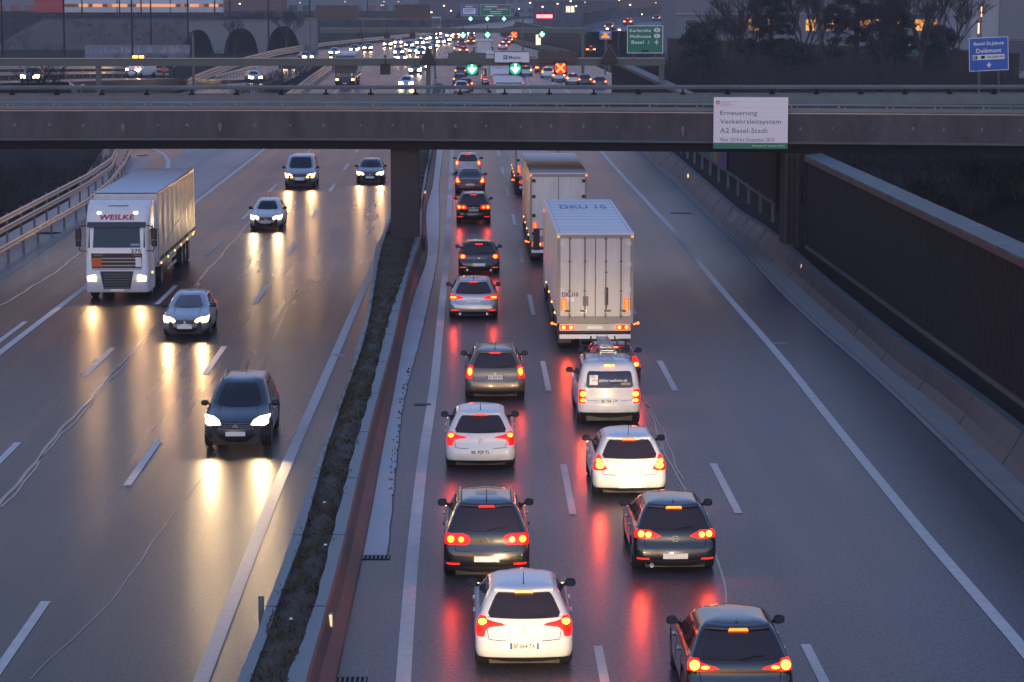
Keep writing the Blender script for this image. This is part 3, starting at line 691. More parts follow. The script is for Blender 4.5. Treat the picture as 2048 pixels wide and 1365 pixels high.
class Shell:
    def __init__(s, prof, W, H, L, rr=(.24, .26), rf=(.42, .5), br=.05, bf=.16, wr=.32, wb=(.82, .92), bulge=0.):
        kz, kx, ky = H / 1.49, W / 1.79, L / 4.33
        s.kz = kz; s.H = H; s.W = W; s.L = L
        zs = [p[0] * kz for p in prof]
        s.fr = pchip(zs, [p[1] for p in prof]); s.ff = pchip(zs, [L - p[2] * ky for p in prof]); s.fw = pchip(zs, [p[3] * kx for p in prof])
        s.z0, s.z1 = zs[0], zs[-1]; s.rr = rr; s.rf = rf; s.br = br; s.bf = bf
        s.wheels = (wb[0], L - wb[1]); s.wr = wr; s.zref = .8 * kz
    def P(s, q, z, sg=1):
        """q 0..1 rear, 1..2 rear corner, 2..3 side, 3..4 front corner, 4..5 front; sg = side"""
        yr, yf, hw = s.fr(z), s.ff(z), s.fw(z)
        t = min(1, max(0, (z - s.z0) / (s.z1 - s.z0)))
        rx, ry = s.rr[0] * (1 - .35 * t), s.rr[1] * (1 - .35 * t); fx, fy = s.rf[0] * (1 - .4 * t), s.rf[1] * (1 - .4 * t)
        if q <= 1: x = q * (hw - rx); y = yr + s.br * q * q
        elif q <= 2:
            a = (q - 1) * PI / 2; x = hw - rx + rx * math.sin(a); y = yr + s.br + ry * (1 - math.cos(a))
        elif q <= 3:
            y = yr + s.br + ry + (q - 2) * (yf - s.bf - fy - yr - s.br - ry); x = hw
        elif q <= 4:
            a = (q - 3) * PI / 2; x = hw - fx + fx * math.cos(a); y = yf - s.bf - fy + fy * math.sin(a)
        else: x = (5 - q) * (hw - fx); y = yf - s.bf * (5 - q) ** 2
        ym = (y - s.L * .46) / (s.L * .5); x *= 1 - .035 * ym ** 4 * (1.6 if ym > 0 else 1)
        if z < s.zref and 1.2 < q < 4:
            for wy in s.wheels:
                d = abs(y - wy); ra = s.wr * 1.16
                if d < ra:
                    za = s.wr + math.sqrt(ra * ra - d * d) * .98
                    if za > s.z0: z = z + (za - s.z0) * (1 - (z - s.z0) / (s.zref - s.z0))
        return Vector((x * sg, y, z))
    def N(s, q, z, sg=1):
        e = .01; a = s.P(min(4.999, q + e), z, 1) - s.P(max(.0, q - e), z, 1); b = s.P(q, z + e, 1) - s.P(q, z - e, 1)
        n = a.cross(b); n = n.normalized() if n.length > 1e-9 else Vector((0, -1, 0)); n.x *= sg
        return n
    def body(s, lod=False):
        mb = MB()
        nz = 14 if lod else 34
        zs = [s.z0 + (s.z1 - s.z0) * i / (nz - 1) for i in range(nz)]
        qs = ([0, .5, 1, 1.5, 2] + [2 + k / 8 for k in range(1, 9)] + [3.5, 4, 4.5, 5]) if lod else ([k / 5 for k in range(5)] + [1 + k / 6 for k in range(6)] + [2 + k / 40 for k in range(40)] + [3 + k / 6 for k in range(6)] + [4 + k / 5 for k in range(6)])
        def ring(fn): return [fn(q, -1) for q in qs[::-1]] + [fn(q, 1) for q in qs[1:-1]]
        rows = [ring(lambda q, sg, z=z: s.P(q, z, sg)) for z in zs]
        top = rows[-1]; cy = sum(p.y for p in top) / len(top); h0 = s.H - s.z1
        for f in ((.93, .34), (.84, .62), (.68, .84), (.45, .96), (.2, 1.)):
            rows.append([Vector((p.x * f[0] if False else p.x * f[0], cy + (p.y - cy) * (f[0] * .75 + .25 * f[0] ** 2), s.z1 + h0 * f[1])) for p in top])
        mb.grid(rows, 0, True); mb.poly(rows[-1])
        # lip turned under along the sill
        mb.grid([[Vector((p.x * .93, s.L / 2 + (p.y - s.L / 2) * .985, p.z + .02)) for p in rows[0]], rows[0]], 0, True)
        return mb
    def roof(s, u, v, lift=.0):
        """point on the roof: u -1..1 across, v 0 rear .. 1 front"""
        yr, yf, hw = s.fr(s.z1) + s.br, s.ff(s.z1) - s.bf, s.fw(s.z1)
        k = max(abs(u), abs(2 * v - 1)); z = s.z1 + (s.H - s.z1) * (1 - k ** 2.6)
        return Vector((u * hw, yr + (yf - yr) * v, z + lift))
    def patch(s, mb, rows, face='R', off=.006, nx=10, nz=4, sg=1, mi=0):
        """rows: (z, a, b[, sag]) from low to high. Rear and front: a..b signed across (1 = corner start); side: a..b are y"""
        G_ = []
        rr = []
        for i in range(len(rows) - 1):
            for k in range(nz):
                t = k / nz; rr.append([p + (q - p) * t for p, q in zip(rows[i], rows[i + 1])])
        rr.append(list(rows[-1]))
        for r in rr:
            z, a, b = r[:3]; sag = r[3] if len(r) > 3 else 0; line = []
            for k in range(nx + 1):
                u = a + (b - a) * k / nx; zz = z + sag * u * u if face != 'S' else z
                if face == 'S':
                    yr, yf = s.P(2, zz).y, s.P(3, zz).y
                    if u < yr: q = 1 + (2 / PI) * math.acos(max(-1, min(1, 1 - (u - s.fr(zz) - s.br) / max(.01, yr - s.fr(zz) - s.br)))) if u > s.fr(zz) + s.br else 1
                    else: q = 2 + (u - yr) / (yf - yr)
                    if q > 3: q = min(3.9, 3 + (u - yf) / .5)
                    sd = sg
                else:
                    q = abs(u) if face == 'R' else 5 - abs(u); sd = 1 if u >= 0 else -1
                line.append(s.P(q, zz, sd) + s.N(q, zz, sd) * off)
            G_.append(line)
        mb.grid(G_, mi)
        return mb
    def strip(s, mb, pts, r=.008, face='R', off=.002, mi=0):
        P_ = []
        for u, z in pts:
            q = abs(u) if face == 'R' else 5 - abs(u); sd = 1 if u >= 0 else -1
            P_.append(s.P(q, z, sd) + s.N(q, z, sd) * off)
        mb.tube(P_, r, 4, mi)
    def dot(s, mb, u, z, r, face='R', off=.02, rz=None, mi=0, n=14):
        q = abs(u) if face == 'R' else 5 - abs(u); sd = 1 if u >= 0 else -1
        c = s.P(q, z, sd); nn = s.N(q, z, sd); c = c + nn * off
        nn2 = (nn + Vector((0, -.8 if face == 'R' else .8, 0))).normalized()
        a = nn2.cross(Vector((0, 0, 1))).normalized(); b = a.cross(nn2); rz = rz or r
        mb.poly([c + a * (r * math.cos(2 * PI * k / n)) + b * (rz * math.sin(2 * PI * k / n)) for k in range(n)], mi)
        mb.grid([[c + a * (r * math.cos(2 * PI * k / n)) + b * (rz * math.sin(2 * PI * k / n)) for k in range(n)], [c - nn * off * .9 + a * (r * 1.05 * math.cos(2 * PI * k / n)) + b * (rz * 1.05 * math.sin(2 * PI * k / n)) for k in range(n)]], mi, True)

def wheel(parent, x, y, r, w=.21, sg=1, lod=False):
    n = 14 if lod else 26; mb = MB()
    prof = [(r * .62, .5), (r * .86, .5), (r * .97, .40), (r, .28), (r, -.28), (r * .97, -.40), (r * .86, -.5), (r * .3, -.5)]
    mb.grid([[(x + sg * w * o, y + math.cos(2 * PI * k / n) * q, r + math.sin(2 * PI * k / n) * q) for k in range(n)] for q, o in prof], 0, True)
    t = mb.build('wheel', M['tyre'], parent, True)
    if not lod:
        mb = MB(); X = x + sg * w * .47
        mb.grid([[(X + d * sg, y + math.cos(2 * PI * k / n) * q, r + math.sin(2 * PI * k / n) * q) for k in range(n)] for q, d in ((r * .66, .015), (r * .58, .0), (r * .54, -.05))], 0, True)
        for k in range(5):
            a = 2 * PI * k / 5 + .3; c, s_ = math.cos(a), math.sin(a)
            mb.hexa([(X - .03 * sg, y - s_ * .035, r + c * .035), (X + .01 * sg, y - s_ * .035, r + c * .035), (X + .01 * sg, y + c * r * .6 - s_ * .02, r + s_ * r * .6 + c * .02), (X - .03 * sg, y + c * r * .6 - s_ * .02, r + s_ * r * .6 + c * .02)],
                    [(X - .03 * sg, y + s_ * .035, r - c * .035), (X + .01 * sg, y + s_ * .035, r - c * .035), (X + .01 * sg, y + c * r * .6 + s_ * .02, r + s_ * r * .6 - c * .02), (X - .03 * sg, y + c * r * .6 + s_ * .02, r + s_ * r * .6 - c * .02)])
        mb.disc((X + .012 * sg, y, r), (sg, 0, 0), r * .16)
        mb.build('rim', M['rim'], t)
    return t

def mirror(parent, sh, paint, z=None, y=None):
    z = z or .99 * sh.kz
    for sg in (1, -1):
        y_ = y or (sh.ff(z) - .42); x0 = sh.fw(z) * .97
        mb = MB()
        prof = [(0, .02), (.03, .085), (.09, .10), (.16, .09), (.20, .05)]
        mb.grid([[(sg * (x0 + .05 + d), y_ + math.cos(a) * r * .75, z + .05 + math.sin(a) * r * .85) for a in [2 * PI * k / 10 for k in range(10)]] for d, r in prof], 0, True)
        mb.poly([(sg * (x0 + .25), y_ + math.cos(a) * .0375, z + .05 + math.sin(a) * .042) for a in [2 * PI * k / 10 for k in range(10)]])
        mb.bar((sg * (x0 - .03), y_, z - .01), (sg * (x0 + .09), y_, z + .02), .05, .05)
        o = mb.build('mirror', paint, parent, True)
        mb = MB(); mb.poly([(sg * (x0 + .145 + math.cos(a) * .085), y_ - .078, z + .05 + math.sin(a) * .06) for a in [2 * PI * k / 10 for k in range(10)]]); mb.build('mirror_glass', M['mirror'], o)

# tail-lamp outlines: rows of (z, inner, outer) in shell units; bulbs: (u, z, r, rz)
TAILS = dict(
    wedge=dict(rows=[(.66, 1.15, 1.62), (.76, 1.08, 1.74), (.83, .92, 1.78), (.865, .50, 1.80), (.90, .62, 1.82), (.955, 1.12, 1.82), (1.0, 1.3, 1.80)], bulbs=[(1.32, .915, .075, .06)]),
    ovals=dict(rows=[(.72, .62, 1.70), (.76, .52, 1.74), (.83, .50, 1.76), (.90, .58, 1.76), (.93, .74, 1.70)], bulbs=[(1.22, .825, .075, .075), (.78, .82, .06, .06)]),
    tear=dict(rows=[(.80, .74, 1.66), (.85, .46, 1.74), (.90, .62, 1.76), (.96, .84, 1.74)], bulbs=[(1.2, .885, .065, .065), (.86, .875, .06, .06)]),
    tall=dict(rows=[(.70, .96, 1.76), (.74, .80, 1.78), (.86, .92, 1.78), (.98, 1.18, 1.76), (1.05, 1.4, 1.7)], bulbs=[(1.14, .82, .10, .075), (1.3, .92, .06, .06)]),
    upright=dict(rows=[(.68, 1.06, 1.72), (.75, 1.0, 1.76), (.9, 1.0, 1.76), (1.0, 1.1, 1.72), (1.04, 1.25, 1.66)], bulbs=[(1.28, .87, .07, .12)]),
    slim=dict(rows=[(.77, .96, 1.72), (.81, .58, 1.76), (.87, .56, 1.80), (.92, .92, 1.82), (.95, 1.25, 1.8)], bulbs=[(1.22, .85, .12, .04)]),
    round=dict(rows=[(.76, .98, 1.66), (.80, .86, 1.72), (.90, .86, 1.72), (.95, 1.02, 1.66)], bulbs=[(1.12, .86, .08, .075)]),
    arrowhead=dict(rows=[(.80, 1.0, 1.72), (.845, .52, 1.76), (.87, .60, 1.78), (.93, .98, 1.78), (.985, 1.2, 1.74)], bulbs=[(1.28, .89, .085, .085), (.86, .862, .07, .028)]),
    vanlamp=dict(rows=[(.54, 1.06, 1.6), (.58, 1.0, 1.66), (.74, 1.0, 1.68), (.84, 1.02, 1.64), (.86, 1.08, 1.6)], bulbs=[(1.2, .755, .08, .07), (1.2, .61, .07, .045)]),
    stack=dict(rows=[(.80, 1.1, 1.7), (.84, 1.02, 1.74), (1.04, 1.04, 1.74), (1.12, 1.14, 1.68)], bulbs=[(1.24, .90, .07, .06)]),
)
def emblem(mb, kind, x, y, z, r, face=-1):
    """small badge outlines lying just outside the panel; face -1 = rear of car"""
    def pl(pts): mb.poly([(x + a * r * (-face), y, z + b * r) for a, b in pts])
    def seg(a, b, w=.16):
        d = Vector((b[0] - a[0], b[1] - a[1])); n = Vector((-d.y, d.x)).normalized() * w / 2
        pl([(a[0] - n.x, a[1] - n.y), (b[0] - n.x, b[1] - n.y), (b[0] + n.x, b[1] + n.y), (a[0] + n.x, a[1] + n.y)])
    def ring(w=.16, ey=1.):
        n = 18
        for k in range(n):
            a, b = 2 * PI * k / n, 2 * PI * (k + 1) / n
            pl([(math.cos(a), math.sin(a) * ey), (math.cos(b), math.sin(b) * ey), (math.cos(b) * (1 - w), math.sin(b) * (ey - w)), (math.cos(a) * (1 - w), math.sin(a) * (ey - w))])
    if kind == 'chevrons':
        for dz in (-.55, .25):
            seg((-.9, dz - .35), (0, dz + .45), .3); seg((0, dz + .45), (.9, dz - .35), .3)
    elif kind == 'vw':
        ring(); seg((-.5, .8), (-.02, -.05)); seg((.5, .8), (.02, -.05)); seg((-.8, .4), (-.4, -.75)); seg((-.4, -.75), (0, .1)); seg((0, .1), (.4, -.75)); seg((.4, -.75), (.8, .4))
    elif kind == 'lion':
        pl([(-.5, -1), (-.15, -.95), (-.1, -.3), (.3, -.6), (.35, -1), (.65, -1), (.6, -.2), (.2, .1), (.7, .5), (.6, .75), (.1, .4), (.25, .95), (-.35, 1.), (-.6, .5), (-.3, .1)])
    elif kind == 'wing':
        ring(.12, .8); seg((-.8, .35), (-.35, .25), .14); seg((-.35, .25), (0, -.25), .16); seg((0, -.25), (.35, .25), .16); seg((.35, .25), (.8, .35), .14)
    elif kind == 'ess':
        seg((-.8, .8), (.8, .8), .35); seg((-.8, .8), (-.8, .1), .3); seg((-.8, .1), (.8, -.1), .35); seg((.8, -.1), (.8, -.8), .3); seg((.8, -.8), (-.8, -.8), .35)
    elif kind == 'oval':
        ring(.2, .6); seg((-.3, -.4), (-.3, .4)); seg((.3, -.4), (.3, .4)); seg((-.3, -.1), (.3, .1))
    elif kind == 'diamonds':
        for a in (90, 210, 330):
            c, s_ = math.cos(R(a)), math.sin(R(a)); pl([(0, 0), (c * .5 - s_ * .3, s_ * .5 + c * .3), (c, s_), (c * .5 + s_ * .3, s_ * .5 - c * .3)])
    else: ring(.25)

def make_car(name, label, x, y, front=False, W=1.79, H=1.49, L=4.33, prof=HATCH, paint='white_p', tail='wedge', braking=False, rear_lit=True,
             roof_rails=False, spoiler=True, plate='', plate_z=.50, badge='ring', group=None, head='head', glass='glass', windscreen='glass_f', trim=.33,
             exhaust=0, antenna='rod', low_refl=False, beam=None, red=None, rz=0., lod=False, sunroof=False, wr=.32, third=True, cat='car', wlow=.97, eu=False, head_rows=None, plate_bright=False, roof_lines=False, rear_win=None, headl_on=True):
    t = thing(name, label, cat, (x, y, 0), PI + rz if front else rz, group)
    if front:   # local origin at the front bumper of an oncoming car
        t.location = (x - math.sin(rz) * 0, y + L, 0)
    sh = Shell(prof, W, H, L, wr=wr); k = sh.kz; pm_ = M[paint]
    bodym = sh.body(lod)
    mb = MB(); hw = sh.W / 2
    mb.box(-hw + .26, hw - .26, .12, L - .16, .17, .62 * k); mb.build('underbody', M['plastic'], t)
    hb = W / 2 - .125
    for wy in sh.wheels:
        for sg in (1, -1): wheel(t, sg * hb, wy, wr, .22, sg, lod)
    # glazing
    if prof is SEDAN: rw = [(.98, -1.02, 1.02, .0), (1.06, -1.06, 1.06, 0), (1.3, -1.0, 1.0, 0), (1.385, -.86, .86, 0)]
    elif prof is VANB: rw = [(.90, -.90, .90), (.93, -1.0, 1.0), (1.22, -1.0, 1.0), (1.27, -.94, .94)]
    else: rw = [(wlow, -1.0, 1.0, .015), (wlow + .05, -1.22, 1.22, .025), (1.2, -1.16, 1.16, .015), (1.33, -1.1, 1.1, 0), (1.365, -1.0, 1.0, 0)]
    rw = rear_win or rw
    mb = MB(); sh.patch(mb, [(r[0] * k,) + tuple(r[1:]) for r in rw], 'R', .007, 16); rwin = mb.build('rear_window', M[glass], t, True)
    mb = MB(); b0 = .93 if prof is MPV else .90 if prof is VANB else 1.0
    sh.patch(mb, [(b0 * k, -1.02, 1.02), ((b0 + .05) * k, -1.2, 1.2), (1.2 * k, -1.16, 1.16), (1.35 * k, -1.1, 1.1), (1.39 * k, -1.0, 1.0)], 'F', .007, 14); mb.build('windscreen', M[windscreen], t, True)
    for sg in (1, -1):
        zb_, zt_ = (b0 + .015) * k, 1.355 * k
        yA, yB = sh.fr(zb_) + .62, sh.ff(zb_) - .62; yC, yD = sh.fr(zt_) + .42, sh.ff(zt_) - .5
        if prof is SEDAN: yA, yC = sh.fr(zb_) + .30, sh.fr(zt_) + .25
        m0 = (yA + yB) / 2 - .12; m1 = (yC + yD) / 2 - .05
        for a0, b0_, a1, b1_ in ((yA, m0 - .04, yC, m1 - .03), (m0 + .04, yB, m1 + .03, yD)):
            if lod and a0 == yA: a0, b0_, a1, b1_ = yA, yB, yC, yD
            elif lod: continue
            mb = MB(); sh.patch(mb, [(zb_, a0, b0_), (zt_, a1, b1_)], 'S', .006, 8, 6, sg); mb.build('side_window', M[glass], t, True)
    # tail lamps
    T = TAILS[tail]
    for sg in (1, -1):
        mb = MB(); sh.patch(mb, [(z * k, a * sg, b * sg) for z, a, b in T['rows']], 'R', .012, 8, 2)
        lamp = mb.build('tail_light', M['lens_hot' if braking else 'lens'] if rear_lit else mat('unlit red lens', (.25, .01, .01), .25), t, True)
        if rear_lit and not front:
            mb = MB()
            for u, z, r, rz_ in T['bulbs']: sh.dot(mb, u * sg, z * k, r * (1.5 if lod else 1), 'R', .022, rz_ * (1.5 if lod else 1))  # distant bulbs enlarged to boost their glow
            mb.build('bulb', M['bulb_hot' if braking else 'bulb'], lamp)
            if red:
                u, z = T['bulbs'][0][:2]; p = sh.P(abs(u), z * k, sg)
                spot('lamp_glow', lamp, p + Vector((0, -.10, 0)), (sg * .25, -1, -.12), red, (1, .06, .02), 160, 1, .07)
    if not lod:
        # bumper skirt, hatch seam, plate
        mb = MB(); sh.patch(mb, [(.205 * k, -1.9, 1.9), (trim * k, -1.55 if trim < .4 else -1.95, 1.55 if trim < .4 else 1.95)], 'R', .010, 18); mb.build('bumper_trim', M['plastic'], t, True)
        mb = MB()
        zb0 = .62 * k
        sh.strip(mb, [(-1.12, 1.0 * k), (-1.0, .8 * k), (-.95, zb0), (-.6, zb0 - .02), (.6, zb0 - .02), (.95, zb0), (1.0, .8 * k), (1.12, 1.0 * k)], .007)
        for sg in (1, -1):
            for f in (.26, .56):
                yy0 = sh.fr(.9) + (sh.ff(.9) - sh.fr(.9)) * f + .12
                P_ = []
                for z in (.45, .6, .75, .9):
                    yr, yf = sh.P(2, z).y, sh.P(3, z).y; q = 2 + (yy0 - yr) / (yf - yr)
                    if 2 < q < 3: P_.append(sh.P(q, z, sg) + Vector((.001 * sg, 0, 0)))
                if len(P_) > 1: mb.tube(P_, .006, 4)
        bodym.add(mb.v, mb.f, 1)
        for sg in (1, -1):
            mb = MB()
            for f in (.42, .70):
                y_ = sh.fr(.9) + (sh.ff(.9) - sh.fr(.9)) * f; mb.box(sg * sh.W / 2 * .985, sg * (sh.W / 2 * .985 + .035), y_ - .1, y_ + .1, .80 * k, .83 * k)
            mb.build('door_handle', pm_, t)
        # wiper on the rear glass
        if not front and prof is not SEDAN:
            mb = MB(); sh.strip(mb, [(0, (wlow + .005) * k), (.18, (wlow + .03) * k), (.42, (wlow + .05) * k), (.66, (wlow + .058) * k)], .011, 'R', .018); mb.build('wiper', M['plastic'], t)
        if front:
            mb = MB(); sh.strip(mb, [(-.7, (b0 + .03) * k), (0, (b0 + .02) * k), (.1, (b0 + .02) * k), (.8, (b0 + .03) * k)], .010, 'F', .014); mb.build('wiper', M['plastic'], t)
        def put_plate(face, z):
            f = 1 if face == 'F' else -1
            p = sh.P(0 if f < 0 else 5, z); yb = p.y + f * .022; yt = sh.P(0 if f < 0 else 5, z + .06).y + f * .022
            mb = MB(); mb.hexa([(-.26, yb - f * .02, z - .058), (.26, yb - f * .02, z - .058), (.26, yb, z - .058), (-.26, yb, z - .058)][:: f], [(-.26, yb - f * .02, z + .058), (.26, yb - f * .02, z + .058), (.26, yb, z + .058), (-.26, yb, z + .058)][:: f])
            o = mb.build('number_plate', M['plate'], t)
            if plate:
                mb = MB(); (text_rear if f < 0 else text_front)(mb, plate, 0, yb + f * .004, z, .39 if eu else .46, .088, .022); mb.build('lettering', M['platetext'], o)
            if eu:
                mb = MB(); mb.box(-.26, -.215, min(yb, yb + f * .002), max(yb, yb + f * .002), z - .056, z + .056); mb.box(.22, .26, min(yb, yb + f * .002), max(yb, yb + f * .002), z - .056, z + .056); mb.build('plate_band', M['eu'], o)
        put_plate('F' if front else 'R', (.44 if front else plate_z) * k)
        zb1 = (.60 if front else .80) * k
        p = sh.P(5 if front else 0, zb1); mb = MB(); emblem(mb, badge, 0, p.y + (.02 if front else -.016), zb1, .065, 1 if front else -1); mb.build('emblem', M['chrome'], t)
        mirror(t, sh, M['plastic'], b0 * k)
        if low_refl:
            for sg in (1, -1):
                mb = MB(); sh.patch(mb, [(.36 * k, .85 * sg, 1.5 * sg), (.395 * k, .85 * sg, 1.5 * sg)], 'R', .014, 6, 2); mb.build('rear_reflector', M['redrefl'], t)
        if exhaust:
            for sx in ((-1, 1) if exhaust == 2 else (-1,)):
                mb = MB(); mb.tube([(sx * .5, .06, .24), (sx * .5, -.02, .24)], .05, 12, 0, False); mb.tube([(sx * .5, .05, .24), (sx * .5, .04, .24)], .045, 12); mb.build('exhaust', M['chrome'], t)
        if spoiler and prof in (HATCH, ESTATE, MPV):
            mb = MB(); n = 12; rows = []
            zt1 = sh.z1
            for i in range(n + 1):
                u = -1 + 2 * i / n; e = sh.P(0, zt1); w_ = sh.fw(zt1) * .93
                x_ = u * w_; y0 = sh.fr(zt1) + .05 * u * u
                rows.append([(x_, y0 + .16, zt1 + .045), (x_, y0 - .02, zt1 + .022), (x_, y0 - .10 + .05 * u * u, zt1 - .012), (x_, y0 - .07 + .05 * u * u, zt1 - .04), (x_, y0 + .03, zt1 - .03)])
            mb.grid(rows); mb.build('spoiler', pm_, t, True)
    if third and not front and prof is not SEDAN:
        zt1 = sh.z1; y0 = sh.fr(zt1); mb = MB()
        if prof is VANB: mb.box(-.14, .14, y0 - .075, y0 - .02, zt1 - .035, zt1 + .025)
        elif spoiler: mb.hexa([(-.17, y0 - .112, zt1 - .036), (.17, y0 - .112, zt1 - .036), (.17, y0 - .03, zt1 - .036), (-.17, y0 - .03, zt1 - .036)], [(-.15, y0 - .108, zt1 + .002), (.15, y0 - .108, zt1 + .002), (.15, y0 - .03, zt1 + .002), (-.15, y0 - .03, zt1 + .002)])
        else: mb.box(-.16, .16, y0 - .03, y0 - .004, zt1 - .06, zt1 - .02)
        o = mb.build('high_brake_light', M['brake'] if braking else M['lens'], t)
        if False: spot('lamp_glow', o, (0, y0 - .16, zt1), (0, -1, -.25), red * .5, (1, .06, .02), 150, 1, .05)
    # headlamps
    hr = head_rows or [(.56, .96, 1.55), (.60, .74, 1.72), (.68, .80, 1.85), (.745, 1.1, 1.9)]
    for sg in (1, -1):
        mb = MB(); sh.patch(mb, [(z * k, a * sg, b * sg) for z, a, b in hr], 'F', .012, 4 if lod else 6, 1)
        hl = mb.build('headlight', (M[head] if headl_on else M['glass_f']), t, True)
        if beam:
            p = sh.P(3.7, .65 * k, sg); single = not front
            if not (single and sg < 0): spot('headlamp_beam', hl, (0 if single else p.x, p.y + .25, p.z), (0, 1, -.055), beam * (2 if single else 1), (1, .55 if front else .70, .22 if front else .36) if head == 'head' else (1, .66, .32), 76, .9, .12)
    if front and not lod:
        mb = MB(); sh.patch(mb, [(.55 * k, -.85, .85), (.68 * k, -.72, .72)], 'F', .010, 12); gr = mb.build('grille', M['plastic'], t, True)
        mb = MB()
        for z in (.585, .62, .655): sh.strip(mb, [(-.74, z * k), (-.3, z * k), (.3, z * k), (.74, z * k)], .010, 'F', .014)
        mb.build('grille_bar', M['rim'], gr)
        mb = MB(); sh.patch(mb, [(.235 * k, -1.0, 1.0), (.30 * k, -1.3, 1.3), (.40 * k, -1.1, 1.1), (.42 * k, -1.0, 1.0)], 'F', .010, 14); mb.build('lower_intake', M['plastic'], t, True)
        mb = MB(); sh.strip(mb, [(-1.6, .225 * k), (-1.0, .222 * k), (0, .22 * k), (1.0, .222 * k), (1.6, .225 * k)], .02, 'F', .01); mb.build('lip', M['rim'], t)
        mb = MB(); sh.strip(mb, [(-1.0, .99 * k), (-.95, .85 * k), (-.8, .72 * k), (0, .705 * k), (.8, .72 * k), (.95, .85 * k), (1.0, .99 * k)], .006, 'F'); mb.build('bonnet_gap', M['seam'], t)
    if roof_rails:
        for sg in (1, -1):
            mb = MB(); mb.tube([sh.roof(sg * .93, v, l) for v, l in ((.04, -.01), (.08, .05), (.3, .05), (.6, .04), (.9, .045), (.96, 0))], .020, 8); mb.build('roof_rail', M['galv'], t, True)
    if roof_lines:
        for sg in (1, -1):
            mb = MB(); mb.tube([sh.roof(sg * .84, v, -.004) for v in (.02, .2, .4, .6, .8, .98)], .014, 5); mb.build('roof_groove', M['seam'], t)
    if sunroof:
        mb = MB(); mb.grid([[sh.roof(u, v, .006) for u in (-.7, -.35, 0, .35, .7)] for v in (.12, .35, .6, .85)]); mb.build('sunroof', M['glass'], t, True)
    if not lod:
        if antenna == 'rod':
            p = sh.roof(0, .12); mb = MB(); mb.tube([p, p + Vector((0, -.03, .02)), p + Vector((0, -.10, .26))], [.03, .012, .006], 6); mb.build('antenna', M['plastic'], t)
        elif antenna == 'fin':
            p = sh.roof(0, .16); mb = MB(); mb.hexa([p + Vector(v) for v in ((-.035, -.10, -.01), (.035, -.10, -.01), (.03, .10, -.01), (-.03, .10, -.01))], [p + Vector(v) for v in ((-.012, -.085, .06), (.012, -.085, .06), (.008, -.02, .05), (-.008, -.02, .05))]); mb.build('antenna', pm_, t)
    bodym.build('body', [pm_, M['seam']], t, True)
    t['_L'] = L
    return t, sh
# ------------------------------------------------------------------ queue on the right carriageway (seen from behind)
def rear_car(px, py, label, **k):
    x, y = G(px, py); return make_car(k.pop('name', 'car'), label, x, y - .72, **k)
RED = 19.
Q1 = 'cars queueing in the two right-hand lanes'
rear_car(1047, 1327, 'white hatchback braking with plate BP-864-TA, nearest in the lane beside the median', group=Q1, W=1.79, paint='white_p', tail='wedge', braking=True, badge='chevrons', plate='BP-864-TA', eu=True, red=RED, beam=70, plate_z=.515, trim=.30)
rear_car(973, 1152, 'black compact off-roader with silver roof rails and blank bright plate, behind the white hatchback pair', group=Q1, W=1.81, H=1.66, L=4.43, prof=ESTATE, paint='black_p', tail='ovals', roof_rails=True, badge='vw', low_refl=True, sunroof=True, beam=70, red=RED * .45, wr=.35, plate_z=.47)
rear_car(961, 934, 'white hatchback with unbraked wedge lamps following the grey estate', group=Q1, W=1.79, paint='white_p', tail='wedge', badge='chevrons', plate='BK 929 TL', beam=70, red=RED * .4, plate_z=.515, trim=.30)
rear_car(990, 797, 'bronze grey estate car with roof rails and plate AV 924 PW', group=Q1, W=1.80, H=1.53, L=4.5, prof=ESTATE, paint='grey_p', tail='upright', roof_rails=True, badge='lion', plate='AV 924 PW', plate_z=.72, beam=60, red=RED * .4, eu=True)
rear_car(947, 636, 'silver hatchback with slim slanted orange tail lamps', group=Q1, W=1.82, H=1.47, L=4.3, paint='silver_p', tail='slim', badge='oval', plate='', plate_z=.72, beam=60, low_refl=True, red=RED * .4, antenna='rod', exhaust=2)
rear_car(958, 548, 'low black hatchback with round tail lamps, second ahead of the silver one', group=Q1, W=1.78, H=1.40, L=4.4, paint='black_p', tail='round', badge='diamonds', exhaust=2, low_refl=True, red=RED * .4, antenna=None)
rear_car(947, 447, 'black off-roader with twin round tail lamps and roof rails below the dark red saloon', group=Q1, W=1.80, H=1.62, L=4.45, prof=ESTATE, paint='black_p', tail='ovals', badge='chevrons', low_refl=True, roof_rails=True, wr=.34, plate_z=.68, red=RED * .4)
rear_car(940, 388, 'dark red saloon with big bright tail lamps near the bridge', group=Q1, W=1.81, H=1.45, L=4.65, prof=SEDAN, paint='red_p', tail='tall', badge='lion', spoiler=False, plate_z=.62, red=RED * .5, antenna=None)
rear_car(936, 352, 'pale small hatchback just emerging under the bridge edge', group=Q1, W=1.72, H=1.5, L=4.0, paint='beige_p', tail='upright', badge='ring', red=RED * .4)
make_car('car', 'dark car cut off by the bottom edge behind the white hatchback', 1.02, 35.3, paint='darkgrey_p', tail='wedge', braking=True, group=Q1, beam=230, prof=HATCH, antenna=None)

